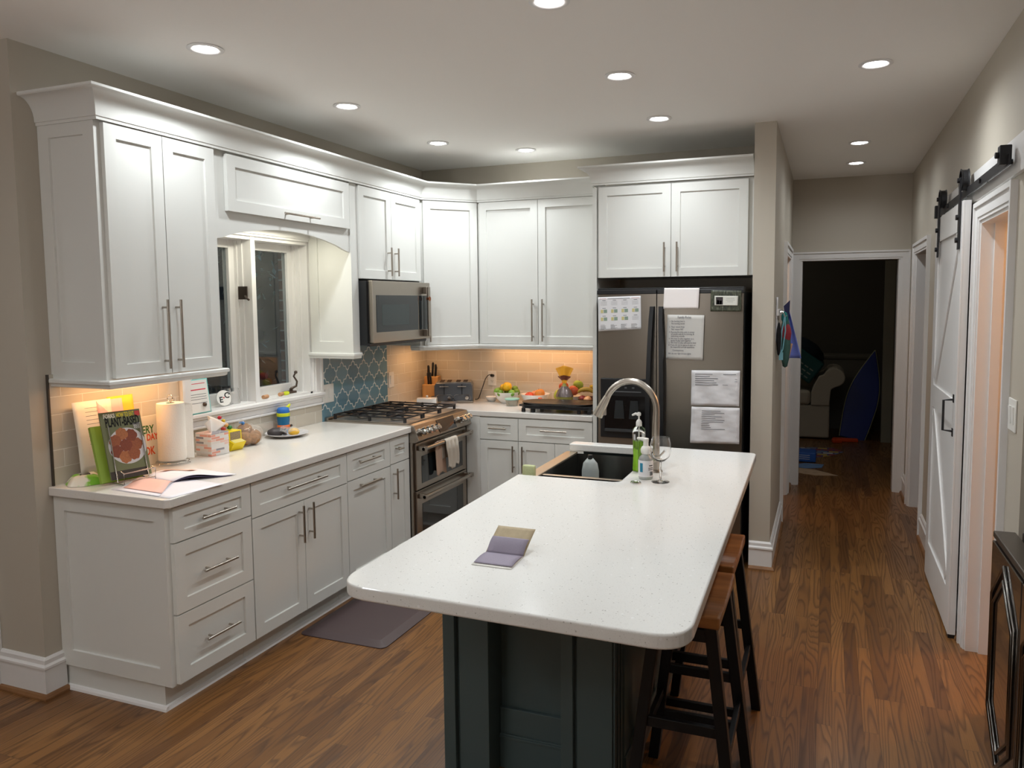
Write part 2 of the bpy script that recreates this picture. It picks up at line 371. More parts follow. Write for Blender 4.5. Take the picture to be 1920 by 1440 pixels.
# right wall: barn door opening 3.22..3.76, hall side door 5.72..6.5, niche beyond y<2.8
g = G().box(XR, XR+.13, 2.82, 3.14, 0, H).box(XR, XR+.13, 3.14, 3.76, 2.06, H).box(XR, XR+.13, 3.76, 5.70, 0, H)
g.box(XR, XR+.13, 5.70, 6.50, 2.06, H).box(XR, XR+.13, 6.50, YH, 0, H)
struct('wall_right', g, WALL)
g = G().box(XR+.13, 5.0, 2.82, 2.95, 0, H); struct('wall_niche_side', g, WALL)
g = G().box(5.0, 5.15, -3, 12, 0, H); struct('wall_niche_back', g, WALL)
g = G().box(-3.5, 5.6, -3.1, -3, 0, H).box(-3.6, -3.5, -3, 2, 0, H); struct('wall_rear', g, WALL)
WARMW = mat('side_room_paint', S(214, 190, 160), .6, bump=.05, bscale=200)
g = G().box(XR+.13, 5.0, 4.9, 5.0, 0, H); struct('wall_side_room', g, WARMW)
g = G().box(XR+.13, 5.0, 7.0, 7.1, 0, H); struct('wall_hall_room', g, WALL)
g = G().box(1.3, XP0, 7.1, 7.2, 0, H).box(1.2, 1.3, YB+.15, 7.2, 0, H); struct('wall_closet', g, WARMW)
# dark far room
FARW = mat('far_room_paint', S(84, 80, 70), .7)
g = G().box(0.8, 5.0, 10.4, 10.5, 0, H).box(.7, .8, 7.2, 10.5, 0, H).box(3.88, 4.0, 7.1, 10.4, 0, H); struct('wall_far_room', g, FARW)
g = G().box(3.77, 3.88, 9.50, 9.6, 0, 2.16); struct('trim_8', g, mat('far_trim', S(150, 146, 128), .5))
# far room wainscot with chair rail
g = G().sweep([(.8, 10.4), (3.715, 10.4)], [(0, .0), (.012, .0), (.012, .92), (.03, .93), (.035, .96), (.02, .98), (.02, 1.0), (0, 1.0)], side=1)
struct('trim_9', g, mat('wainscot_paint', S(110, 106, 94), .5))

def casing(name, prof_w, x, y0, y1, z, side, parent=None, low=0):
    """casing on a wall plane x, round an opening y0..y1 up to z; side=+1 sticks to +x"""
    g = G(); w = prof_w
    for (o0, o1, d) in ((0, .016, .012), (.016, w-.022, .017), (w-.022, w, .026)):
        d *= side
        g.box(x, x+d, y0-o1, y0-o0, low, z+o1); g.box(x, x+d, y1+o0, y1+o1, low, z+o1); g.box(x, x+d, y0-o0, y1+o0, z+o0, z+o1)
    return struct(name, g, TRIM, parent)
casing('trim_1', .085, XR, 3.14, 3.76, 2.06, -1)
g = G().box(XR-.004, XR+.135, 3.745, 3.76, 0, 2.06).box(XR-.004, XR+.135, 3.14, 3.155, 0, 2.06).box(XR-.004, XR+.135, 3.155, 3.745, 2.045, 2.06).box(XR+.05, XR+.09, 3.73, 3.745, 0, 2.045)
struct('trim_2', g, TRIM)
casing('trim_3', .085, XR, 5.70, 6.50, 2.06, -1)
g = G().box(XR, XR+.13, 6.485, 6.5, 0, 2.06).box(XR, XR+.13, 5.7, 5.715, 0, 2.06); struct('trim_4', g, TRIM)
casing('trim_5', .085, XP1, HY0, HY1, HZ, 1)
g = G().box(XP0, XP1, HY1-.015, HY1, 0, HZ).box(XP0, XP1, HY0, HY0+.015, 0, HZ); struct('trim_6', g, TRIM)
g = G()
for (o0, o1, d) in ((0, .016, .012), (.016, .063, .017), (.063, .077, .026)):
    g.box(EX0-o1, EX0-o0, YH-d, YH, 0, EZ+o1).box(EX1+o0, EX1+o1, YH-d, YH, 0, EZ+o1).box(EX0-o0, EX1+o0, YH-d, YH, EZ+o0, EZ+o1)
g.box(EX0, EX0+.015, YH-.005, YH+.125, 0, EZ).box(EX1-.015, EX1, YH-.005, YH+.125, 0, EZ)
struct('trim_7', g, TRIM)

BB = [(0, 0), (.016, 0), (.016, .128), (.022, .132), (.022, .142), (.013, .15), (.013, .168), (.005, .178), (0, .178)]
SH = [(.016, 0), (.032, 0), (.032, .008), (.026, .018), (.016, .022)]
NSH = [20]
def baseboard(name, path, side=1):
    struct(name, G().sweep(path, BB, side=side), TRIM)
    NSH[0] += 1
    struct('trim_%d' % NSH[0], G().sweep(path, SH, side=side), SHOE)
baseboard('baseboard_left', [(-.268, 1.917), (0, 1.917), (0, 2.0)], 1)
baseboard('baseboard_partition', [(XP0+.002, YP), (XP1, YP), (XP1, HY0-.087)], 1)
baseboard('baseboard_hall_left', [(XP1, HY1+.087), (XP1, YH)], 1)
baseboard('baseboard_right', [(XR, 5.61), (XR, 3.85)], 1)
baseboard('baseboard_hall_right', [(XR, YH), (XR, 6.59)], 1)
g = G().box(-.40, -.27, 1.897, 1.915, 0, 2.2); struct('trim_10', g, TRIM)

# backsplash
g = G().box(0, .010, 2.0, 2.69, .9145, 1.40).box(0, .010, 2.69, 3.862, .9145, 1.035)
g.box(0, .010, 4.665, YB, .9145, 1.42)
struct('trim_11', g, TILEX)
struct('trim_12', G().box(.010, 1.665, YB-.010, YB, .9145, 1.42), TILEY)
struct('trim_13', G().box(0, .011, 3.862, 4.665, .80, 1.50), LANT)
struct('trim_14', G().box(0, .011, 1.993, 2.0, .9145, 1.40), mat('tile_edge', S(90, 84, 78), .4, .6))

# ---------------------------------------------------------------- window
wd = thing('window_1', None, None, (0, 0, 0)); wd['kind'] = 'structure'
g = G()
for (o0, o1, d) in ((0, .014, .014), (.014, .058, .022), (.058, .075, .032)):
    g.box(0, d, WY0-o1, WY0-o0, WZ0-.02, WZ1+o1).box(0, d, WY1+o0, WY1+o1, WZ0-.02, WZ1+o1).box(0, d, WY0-o0, WY1+o0, WZ1+o0, WZ1+o1)
obj('window_casing', g, TRIM, wd)
g = G()  # stool and moulded apron
g.box(0, .042, WY0-.08, WY1+.08, 1.098, 1.117).box(0, .030, WY0-.077, WY1+.077, 1.083, 1.098).box(0, .018, WY0-.075, WY1+.075, 1.048, 1.083).box(0, .028, WY0-.077, WY1+.077, 1.035, 1.048)
obj('window_sill', g, TRIM, wd, bevel=.003)
MY0, MY1 = 3.258, 3.292
g = G().box(-.17, 0, WY0, WY1, WZ0-.01, WZ0+.012).box(-.17, 0, WY0, WY1, WZ1-.02, WZ1).box(-.17, 0, WY0, WY0+.02, WZ0, WZ1).box(-.17, 0, WY1-.02, WY1, WZ0, WZ1)
g.box(-.17, .004, MY0, MY1, WZ0, WZ1).box(-.02, .002, WY1-.021, WY1-.0005, WZ0+.013, WZ1-.001)
for yy, sg in ((MY0, -1), (WY1-.02, -1), (MY1, 1), (WY0+.02, 1)):   # stepped stops on the jambs
    g.box(-.16, -.055, yy, yy+sg*.010, WZ0, WZ1); g.box(-.16, -.085, yy, yy+sg*.018, WZ0, WZ1)
obj('window_jamb', g, TRIM, wd)
for a, b in ((WY0+.03, MY0-.012), (MY1+.012, WY1-.03)):
    g = G(); t = .048; z0, z1 = WZ0+.012, WZ1-.02; x0, x1 = -.15, -.105
    g.box(x0, x1, a, a+t, z0, z1).box(x0, x1, b-t, b, z0, z1).box(x0, x1, a+t, b-t, z0, z0+.062).box(x0, x1, a+t, b-t, z1-t, z1)
    s_ = obj('sash', g, TRIM, wd, bevel=.003)
    obj('pane', G().box(-.130, -.126, a+t, b-t, z0+.062, z1-t), PANE, s_)
OILB = mat('oiled_bronze', S(92, 80, 72), .35, .8)
def crank(y, folded, par):
    g = G().box(-.10, -.055, y-.055, y+.035, WZ0+.012, WZ0+.026)
    g.cyl((-.078, y+.01, WZ0+.02), (-.078, y+.01, WZ0+.042), .011, 12)
    if folded: pts = [(-.078, y+.01, WZ0+.042), (-.04, y-.03, WZ0+.05), (.01, y-.06, WZ0+.035), (.03, y-.09, WZ0+.05)]
    else: pts = [(-.078, y+.01, WZ0+.04), (-.06, y+.04, WZ0+.055), (-.05, y+.035, WZ0+.085), (-.055, y+.01, WZ0+.12), (-.05, y+.025, WZ0+.145)]
    g.tube(pts, [.009, .007, .006, .006, .006], 10)if not folded else g.tube(pts, [.009, .008, .006, .008], 10)
    g.ell(pts[-1], .011)
    obj('crank_handle', g, OILB, par, smooth=50)
crank(3.66, False, wd); crank(2.93, True, wd)
g = G().box(-.075, -.012, MY0-.026, MY0-.019, 1.725, 1.80).tube([(-.02, MY0-.03, 1.745), (.0, MY0-.045, 1.733), (.022, MY0-.05, 1.722)], .006, 8)
obj('sash_lock', g, OILB, wd, smooth=40)

# outdoors: brick pier and a shrub beyond the glass
g = G().box(-.70, -.60, 4.33, 4.70, 0, 2.7)
single('brick_pier', g, bricks_mat('brick', .2, .075, [S(120, 80, 70), S(100, 66, 60), S(134, 96, 84)], S(150, 145, 140), .006, ax=('s', 2)), 'red brick pier seen outside through the right window sash', 'pier')
g = G()
for i in range(2600):
    c = Vector((random.uniform(-1.9, -.8), random.uniform(3.0, 6.4), random.uniform(1.0, 3.0)))
    if c.z < 1.75 and random.random() < .75: continue
    if c.x > -.95: continue
    a = Vector((random.gauss(0,1), random.gauss(0,1), random.gauss(0,1))).normalized(); b2 = a.cross(Vector((0,0,1))).normalized(); s_ = random.uniform(.02, .045)
    g.add([c, c+a*s_+b2*s_*.4, c+a*s_*2, c+a*s_-b2*s_*.4], [(0,1,2,3)])
single('shrub', g, mat('night_leaves', S(96, 122, 120), .35, var=.3, bscale=8), 'leafy shrub in the dark outside the kitchen window', 'shrub')['kind'] = 'stuff'
struct('trim_30', G().box(-6, -3.0, 2.1, 9, 0, 4), mat('night_fence', S(40, 46, 48), .8))

# ---------------------------------------------------------------- cabinets
def shaker(name, par, x0, x1, z0, z1, y=-.02, t=.02, rail=.057, m=CAB, rec=.009, bev=.006):
    rx = min(rail, (x1-x0)*.3); rz = min(rail, (z1-z0)*.3)
    a, b, c, d = x0+rx, x1-rx, z0+rz, z1-rz; e = .002
    vs = [(x0,y,z0),(x1,y,z0),(x1,y,z1),(x0,y,z1), (a,y,c),(b,y,c),(b,y,d),(a,y,d), (a+e,y+rec,c+e),(b-e,y+rec,c+e),(b-e,y+rec,d-e),(a+e,y+rec,d-e),
          (x0,y+t,z0),(x1,y+t,z0),(x1,y+t,z1),(x0,y+t,z1)]
    fs = [(0,1,5,4),(1,2,6,5),(2,3,7,6),(3,0,4,7),(4,5,9,8),(5,6,10,9),(6,7,11,10),(7,4,8,11),(8,9,10,11),(0,12,13,1),(1,13,14,2),(2,14,15,3),(3,15,12,0),(12,15,14,13)]
    return obj(name, G().add(vs, fs), m, par)
def pull(par, x, z, L, vert, y=-.02, r=.006, off=.032):
    g = G(); s_ = L*.5; q = L*.5-min(.035, L*.22)
    P = (lambda t, yy: (x, yy, z+t)) if vert else (lambda t, yy: (x+t, yy, z))
    g.cyl(P(-s_, y-off), P(s_, y-off), r, 14)
    for t in (-q, q): g.cyl(P(t, y), P(t, y-off), r*.8, 10)
    return obj('handle', g, NICKEL, par, smooth=40)
R90 = PI/2
g_ = .0015
def base_body(par, w, depth=.633, toe=True, z0=.115, ztop=.874):
    obj('body', G().box(0, w, 0, depth, z0, ztop), CAB, par)
    if toe:
        obj('toe_kick', G().box(0, w, .06, .08, .0, z0), CAB, par)
        obj('toe_moulding', G().prism([(.06, 0), (.06, .02), (.052, .018), (.046, .010), (.044, 0)], 0, w, 'x'), TRIM, par)
FX = .635
GL = 'painted base cabinets under the left counter'
t = thing('base_cabinet', 'grey-white drawer base cabinet with three drawers and paneled end, nearest the camera', 'cabinet', (FX, 2.012, 0), R90, GL)
base_body(t, .452)
sp_ = obj('side_panel', G(), CAB, t) if 0 else None
for z0, z1 in ((.722, .868), (.418, .716), (.122, .412)):
    d = shaker('drawer', t, .006, .450-g_, z0, z1); pull(d, .228, (z0+z1)/2, .19, False)
# end panel with shaker frame on the side facing the camera (kept inside the cabinet thing)
g = G(); 
def end_panel(par, depth, z0, z1, x=-.018, back=None):
    a = 0; b = depth; r = .062; t_ = .018
    q = G(); y0, y1 = -.0, depth; c, d = y0+r, y1-r; e, f = z0+r+.01, z1-r
    xo = x; xi = x+.009; xb = 0
    vs = [(xo,y0,z0),(xo,y1,z0),(xo,y1,z1),(xo,y0,z1),(xo,c,e),(xo,d,e),(xo,d,f),(xo,c,f),(xi,c+.002,e+.002),(xi,d-.002,e+.002),(xi,d-.002,f-.002),(xi,c+.002,f-.002),(xb,y0,z0),(xb,y1,z0),(xb,y1,z1),(xb,y0,z1)]
    fs = [(0,4,5,1),(1,5,6,2),(2,6,7,3),(3,7,4,0),(4,8,9,5),(5,9,10,6),(6,10,11,7),(7,11,8,4),(8,11,10,9),(0,1,13,12),(1,2,14,13),(2,3,15,14),(3,0,12,15),(12,13,14,15)]
    return obj('end_panel', q.add(vs, fs), CAB, par)
end_panel(t, .633, .115, .874)
obj('toe_kick', G().box(-.0, .02, .08, .633, 0, .115), CAB, t)
obj('toe_moulding', G().prism([(0, 0), (0, .02), (-.008, .018), (-.014, .010), (-.016, 0)], .044, .633, 'y'), TRIM, t)
t = thing('base_cabinet', 'grey-white base cabinet with one wide drawer above a pair of doors', 'cabinet', (FX, 2.4655, 0), R90, GL); w_ = .7465
base_body(t, w_)
d = shaker('drawer', t, g_, w_-g_, .703, .868); pull(d, w_/2, .792, .31, False)
d = shaker('door', t, g_, w_/2-g_, .122, .697); pull(d, w_/2-.042, .586, .19, True)
d = shaker('door', t, w_/2+g_, w_-g_, .122, .697); pull(d, w_/2+.036, .586, .19, True)
t = thing('base_cabinet', 'grey-white pull-out base cabinet with a horizontal pull on both its drawer and its door', 'cabinet', (FX, 3.2135, 0), R90, GL); w_ = .443
base_body(t, w_)
d = shaker('drawer', t, g_, w_-g_, .708, .868); pull(d, w_/2-.035, .80, .21, False)
d = shaker('door', t, g_, w_-g_, .122, .702); pull(d, w_/2-.03, .664, .21, False)
t = thing('base_cabinet', 'narrow grey-white base cabinet with a small drawer and slim door, directly left of the range', 'cabinet', (FX, 3.658, 0), R90, GL); w_ = .222
base_body(t, w_)
d = shaker('drawer', t, g_, w_-g_, .712, .868, rail=.05); pull(d, .08, .80, .055, False)
d = shaker('door', t, g_, w_-g_, .122, .706); pull(d, .03, .588, .19, True)
# back run
FY = 4.675
t = thing('base_cabinet', 'grey base cabinet on the back wall with a drawer over one door, nearest the range', 'cabinet', (.788, FY, 0), 0, 'painted base cabinets under the back counter'); w_ = .300
base_body(t, w_, YB-FY-.001)
d = shaker('drawer', t, g_, w_-g_, .71, .868); pull(d, w_/2, .797, .135, False)
d = shaker('door', t, g_, w_-g_, .122, .704); pull(d, w_-.032, .58, .19, True)
obj('filler', G().box(-.11, 0, -.018, .02, .0, .874), CAB, t)
t = thing('base_cabinet', 'grey base cabinet on the back wall with the wide drawer, beside the fridge panel', 'cabinet', (1.0895, FY, 0), 0, 'painted base cabinets under the back counter'); w_ = .553
base_body(t, w_, YB-FY-.001)
d = shaker('drawer', t, g_, w_-g_, .71, .868); pull(d, w_/2, .797, .195, False)
d = shaker('door', t, g_, w_/2-g_, .122, .704); pull(d, .04, .58, .19, True)
d = shaker('door', t, w_/2+g_, w_-g_, .122, .704); pull(d, w_-.04, .58, .19, True)
# countertops
g = G().prism([(.0, 1.975), (.655, 1.975), (.675, 1.990), (.675, 3.882), (.0, 3.882)], .876, .914)
single('countertop', g, QUARTZL, 'long white quartz countertop along the left wall under the window', 'countertop', bevel=.004)
g = G().prism([(.0, 4.652), (1.642, 4.652), (1.642, YB), (0, YB)], .876, .914)
single('countertop', g, QUARTZL, 'short white quartz countertop in the back corner under the fruit bowls', 'countertop', bevel=.004)

# wall cabinets, left run (door face x=.345)
UX = .325; UB, UT = 1.383, 2.448
GU = 'white wall cabinets along the window wall'
t = thing('wall_cabinet', 'white two-door wall cabinet left of the window, nearest the camera', 'cabinet', (UX, 2.038, 0), R90, GU)
w_ = .612
obj('body', G().box(0, w_, 0, UX-.001, UB, UT+.01), CAB, t)
d = shaker('door', t, .012, .302, UB+.004, UT-.004); pull(d, .302-.036, 1.565, .31, True)
d = shaker('door', t, .306, w_-.004, UB+.004, UT-.004); pull(d, .306+.034, 1.565, .31, True)
end_panel(t, UX-.001, UB, UT+.01)
t = thing('wall_cabinet', 'white cabinet over the window with a horizontal lift-up door and arched valance', 'cabinet', (UX, 2.6515, 0), R90, GU)
w_ = 1.115
obj('body', G().box(0, w_, 0.002, .30, 2.165, UT+.01), CAB, t)
d = shaker('lift_up_door', t, .075, w_-.02, 2.160, UT-.01, y=-.022, t=.022)
g = G(); P = lambda tt, yy: (.605+tt, yy, 2.188)
g.cyl(P(-.15, -.056), P(.15, -.056), .006, 14)
for q in (-.105, .105): g.cyl(P(q, -.022), P(q, -.056), .005, 10)
obj('handle', g, NICKEL, d, smooth=40)
ar = [(0, 2.17), (0, 2.018)]
for k in range(0, 21):
    u = k/20; e = .06; x = .06+(w_-.12)*u
    ar.append((x, 2.03+.070*math.sin(PI*u)**.8))
ar += [(w_, 2.018), (w_, 2.17)]
g = G()
n = len(ar)
top = 2.17
vs = []; fs = []
for x, z in ar: vs += [(x, -.0, z), (x, .018, z), (x, -.0, top), (x, .018, top)]
for i in range(1, n-2):
    a, b = 4*i, 4*(i+1); fs += [(a, b, b+2, a+2), (a+1, a+3, b+3, b+1), (a, a+1, b+1, b)]
obj('valance', g.add(vs, fs), CAB, t)
# tall side panel / narrow cabinet and the microwave cabinet
t = thing('wall_cabinet', 'slim white panel cabinet between window and microwave, lit greenish on its side', 'cabinet', (UX, 3.786, 0), R90, GU)
obj('body', G().box(0, .058, 0, UX-.015, UB, UT+.01), CAB, t)
end_panel(t, UX-.015, UB, UT+.01, x=-.016)
obj('face_stile', G().box(-.016, .058, -.008, 0, UB, UT+.01), CAB, t)
t = thing('wall_cabinet', 'short white two-door wall cabinet above the microwave', 'cabinet', (UX, 3.846, 0), R90, GU); w_ = .778
obj('body', G().box(0, w_, 0, UX-.001, 1.855, UT+.01), CAB, t)
d = shaker('door', t, .004, .382, 1.858, UT-.004); pull(d, .332, 1.976, .19, True)
d = shaker('door', t, .386, w_-.004, 1.858, UT-.004); pull(d, .386+.034, 1.976, .19, True)
# diagonal corner cabinet
a = Vector((.325, 4.645)); b = Vector((.645, 4.965)); L_ = (b-a).length
t = thing('wall_cabinet', 'tall white diagonal corner wall cabinet with a single door', 'cabinet', (a.x, a.y, 0), math.radians(45), 'white wall cabinets in the back corner')
R = Matrix.Rotation(-math.radians(45), 3, 'Z')
poly = [(.001, 4.628), (.325, 4.628), a, b, (.645, YB-.001), (.001, YB-.001)]
poly = [(R @ Vector((p[0]-a.x, p[1]-a.y, 0))).to_2d() for p in poly]
obj('body', G().prism([(p.x, p.y) for p in poly], UB, UT+.01), CAB, t)
d = shaker('door', t, .022, L_-.012, UB+.004, UT-.004); pull(d, .056, 1.565, .31, True)
t = thing('wall_cabinet', 'tall white two-door wall cabinet on the back wall beside the fridge', 'cabinet', (.648, 4.959, 0), 0, 'white wall cabinets in the back corner'); w_ = .998
obj('body', G().box(0, w_, 0, YB-4.961, UB, UT+.01), CAB, t)
d = shaker('door', t, .022, w_/2-.008, UB+.004, UT-.004); pull(d, w_/2-.045, 1.565, .31, True)
d = shaker('door', t, w_/2-.004, w_-.006, UB+.004, UT-.004); pull(d, w_/2+.036, 1.565, .31, True)
# fridge surround
g = G().box(1.650, 1.672, 4.664, YB, 0, UT+.01).box(1.646, 1.674, 4.655, 4.664, 0, UT+.01)
single('cabinet_panel', g, CAB, 'tall white end panel between the back counter and the fridge', 'panel')
t = thing('wall_cabinet', 'deep white two-door cabinet above the fridge', 'cabinet', (1.674, 4.675, 0), 0); w_ = 1.023
obj('body', G().box(0, w_, 0, YB-4.676, 1.860, 2.470), CAB, t)
d = shaker('door', t, .014, .500, 1.858, 2.458); pull(d, .462, 1.985, .19, True)
d = shaker('door', t, .504, w_-.036, 1.858, 2.458); pull(d, .545, 1.985, .19, True)
# crown moulding
def cove(z0, z1, out, n=8):
    p = [(0, z0), (.006, z0), (.006, z0+.012)]
    for k in range(n+1):
        a_ = k/n*PI/2; p.append((.010+(out-.014)*(1-math.cos(a_)), z0+.014+(z1-z0-.028)*math.sin(a_)))
    p += [(out, z1-.010), (out, z1), (0, z1)]
    return p
path = [(0.001, 2.020), (.345, 2.020), (.345, 4.637), (.653, 4.945), (1.566, 4.945)]
g = G().sweep(path, cove(2.449, 2.572, .078), side=1)
single('crown_moulding', g, CAB, 'long white cove crown moulding along the window wall cabinets and round the corner', 'moulding', smooth=30)
g = G().sweep([(1.648, 4.960), (1.648, 4.655), (2.694, 4.655)], cove(2.472, 2.592, .082), side=1)
single('crown_moulding', g, CAB, 'white cove crown moulding over the fridge cabinet', 'moulding', smooth=30)
LR = [(0, 1.383), (.014, 1.383), (.018, 1.378), (.018, 1.366), (.012, 1.362), (.010, 1.350), (.004, 1.346), (0, 1.346), (-.012, 1.346), (-.012, 1.383)]
g = G().sweep([(.001, 2.020), (.345, 2.020), (.345, 2.650), (.001, 2.650)], [(o*1.2, z) for o, z in LR], side=1)
single('light_rail', g, CAB, 'white light rail under the wall cabinet left of the window', 'moulding')
g = G().sweep([(.001, 3.770), (.333, 3.770), (.333, 3.844)], LR, side=1)
single('light_rail', g, CAB, 'short white light rail under the slim cabinet beside the microwave', 'moulding')
g = G().sweep([(.25, 4.628), (.325, 4.628), (.345, 4.637), (.653, 4.945), (1.646, 4.945)], LR, side=1)
single('light_rail', g, CAB, 'white light rail under the back corner wall cabinets', 'moulding')

# ---------------------------------------------------------------- recessed lights
LENS = mat('lit_lens', (1, 1, 1), .5, emit=(1, .98, .97), es=14)
def downlight(x, y, label):
    t = thing('recessed_light', label, 'ceiling light', (x, y, H), 0, 'recessed lights in the ceiling')
    obj('trim_ring', G().lathe([(.072, 0), (.075, -.004), (.062, -.008), (.050, -.003), (.048, .0)], n=32), TRIM, t, smooth=60)
    obj('lens', G().lathe([(.0, -.010), (.030, -.009), (.048, -.003), (.048, -.001), (0, -.001)], n=32), LENS, t, smooth=60)
for x, y, l in DOWN: downlight(x, y, l)

# ---------------------------------------------------------------- microwave (local: x along world y)
t = thing('microwave', 'stainless over-the-range microwave with black window', 'microwave', (.405, 3.847, 1.428), R90)
W = .760; Z1 = .415
obj('body', G().box(0, W, .018, .404, .0, Z1), BLACK, t)
obj('vent_grille', G().box(0.0, W-.04, .0, .02, -.006, .012), BLACK, t)
dr = obj('door', G().box(.018, W, -.018, .018, .014, Z1), STEEL, t, bevel=.003)
obj('window', G().box(.055, .585, -.0195, -.0175, .082, .322), DGLASS, dr)
obj('window_screen', G().box(.12, .46, -.0202, -.0196, .125, .262), mat('oven_screen', S(60, 68, 68), .15), dr)
obj('control_panel', G().box(.60, .715, -.0195, -.0175, .082, .322), DGLASS, dr)
g = G().box(.655, .675, -.052, -.020, .335, .385).box(.655, .675, -.052, -.020, .03, .08).box(.660, .688, -.064, -.048, .03, .385)
obj('handle', g, STEEL, dr, bevel=.004)
obj('trim_ring', G().cyl((.674, -.066, .30), (.674, -.046, .30), .016, 16), mat('copper_badge', S(150, 90, 60), .3, 1), dr, smooth=40)

# ---------------------------------------------------------------- range
t = thing('range', 'stainless double-oven gas range with five burners', 'stove', (.655, 3.885, 0), R90); W = .762
obj('body', G().box(.002, W-.002, 0, .64, .02, .905), BLACK, t)
obj('side_trim', G().box(.002, .022, -.02, 0, .10, .905), STEEL, t); obj('side_trim', G().box(W-.022, W-.002, -.02, 0, .10, .905), STEEL, t)
# sloped control panel
g = G().prism([(.02, .925), (-.035, .918), (-.072, .822), (-.045, .806), (.02, .806)], .0, W, 'x')
cp = obj('control_panel', g, STEEL, t, bevel=.003)
sl = Vector((0, -.037, -.096)).normalized(); nn = Vector((0, -.096, .037)).normalized()
def onp(x, k, d=0): p = Vector((x, -.035, .918))+Vector((0, -.037, -.096))*k+nn*d; return p
g = G(); c = [onp(.285, .06), onp(.53, .06), onp(.53, .92), onp(.285, .92)]; g.add([p+nn*.0 for p in c]+[p+nn*.003 for p in c], [(3,2,1,0),(4,5,6,7),(0,1,5,4),(1,2,6,5),(2,3,7,6),(3,0,4,7)])
obj('display', g, DGLASS, cp)
for x in (.055, .115, .175, .235, .60, .655, .71):
    p = onp(x, .5)
    g = G().cyl(p, p+nn*.010, .026, 24).cyl(p+nn*.010, p+nn*.042, .021, 24, r1=.019)
    q = p+nn*.046; g.cyl(p+nn*.042+sl*.002, q, .019, 20, r1=.015); 
    obj('knob', g, CHROME, cp, smooth=35)
# two ovens
for z0, z1, hz in ((.492, .798, .765), (.115, .485, .452)):
    d = obj('oven_door', G().box(.024, W-.024, -.035, 0, z0, z1), STEEL, t, bevel=.003)
    obj('oven_window', G().box(.09, W-.085, -.0365, -.034, z0+.035, z1-.092), DGLASS, d)
    g = G()
    for x in (.045, W-.075): g.box(x, x+.03, -.075, -.035, hz-.016, hz+.016)
    g.cyl((.030, -.085, hz), (W-.03, -.085, hz), .0125, 20)
    for x in (.030, W-.065): g.box(x, x+.035, -.097, -.072, hz-.015, hz+.015)
    obj('oven_handle', g, STEEL, d, smooth=35, bevel=.002)
obj('bottom_drawer', G().box(.024, W-.024, -.03, 0, .03, .108), STEEL, t)
# cooktop
obj('cooktop', G().box(.0, W, .018, .645, .906, .924), STEEL, t, bevel=.003)
obj('cooktop_well', G().box(.025, W-.025, .035, .60, .924, .927), mat('steel_well', S(215, 213, 210), .35, 1), t)
for (bx, by, br) in ((.15, .17, .05), (.15, .44, .04), (.381, .31, .055), (.61, .17, .045), (.61, .44, .04)):
    b_ = obj('burner', G().lathe([(br*.55, 0), (br, .004), (br, .012), (br*.8, .016), (0, .016)], (bx, by, .927), 24), mat('burner_ring', S(150, 145, 138), .3, 1), t, smooth=40)
    obj('burner_cap', G().lathe([(br*.75, .0), (br*.8, .004), (br*.7, .010), (0, .011)], (bx, by, .943), 24), BLKM, b_, smooth=40)
for k in range(3):
    x0 = .03+k*.236; x1 = x0+.230; g = G(); z = .962; b2 = .009
    for yy in (.045, .59): g.box(x0, x1, yy-.006, yy+.006, z-b2, z)
    for xx in (x0+.006, x1-.006): g.box(xx-.006, xx+.006, .045, .59, z-b2, z)
    xx = x0+(x1-x0)*.5; g.box(xx-.0045, xx+.0045, .045, .59, z-b2, z+.002)
    for yy in (.17, .315, .46): g.box(x0, x1, yy-.0045, yy+.0045, z-b2, z+.002)
    for xx in (x0+.006, x1-.006):
        for yy in (.05, .315, .585): g.box(xx-.008, xx+.008, yy-.008, yy+.008, .927, z-b2)
    obj('grate', g, BLKM, t, bevel=.0015)
obj('back_trim', G().box(0, W, .615, .644, .924, .940), STEEL, t, bevel=.004)
# towel over the upper oven handle
def towel():
    g = G(); R_ = .016; zc = .765; xc = .74
    def cloth(y0, y1, lenf, lenb, ph):
        def fn(u, v):
            y = y0+(y1-y0)*v; s_ = u*(lenf+lenb+PI*R_)
            fold = .007*math.sin(v*19+ph+u*2.2)+.004*math.sin(v*37+ph*2+u*5)
            if s_ < lenb: x = xc-R_; z = zc-(lenb-s_); f = (lenb-s_)/lenb
            elif s_ < lenb+PI*R_: a_ = (s_-lenb)/R_; x = xc-R_*math.cos(a_); z = zc+R_*math.sin(a_); f = 0
            else: q = s_-lenb-PI*R_; x = xc+R_+.008*min(1, q/.05); z = zc-q; f = min(1, q/.05)
            return (x+(max(fold, -.003) if s_ > lenb else 0)*min(1, f*1.5+.2), y+.012*math.sin(u*4+ph)*f*(v-.5)+.01*f*math.sin(u*9), z+(.012*math.sin(v*9+ph) if u > .97 else 0))
        return fn
    g.grid(cloth(4.19, 4.36, .185, .12, 1), 34, 30)
    return g
single('dish_towel', towel(), mat('linen', S(196, 186, 172), .9, bump=.5, bscale=500), 'wrinkled beige dish towel hanging over the upper oven handle', 'towel', solid=.0025, smooth=80)
def towel2():
    g = G()
    g.grid(lambda u, v: (.7215+.004*math.sin(v*14), 4.10+.13*v+.02*u, .777-.225*u-.01*math.sin(v*8)*u), 20, 16)
    return g
single('dish_towel', towel2(), mat('terry', S(188, 160, 140), .95, bump=.5, bscale=400), 'peach-tan towel hanging behind the beige one on the oven handle', 'towel', solid=.003, smooth=80)

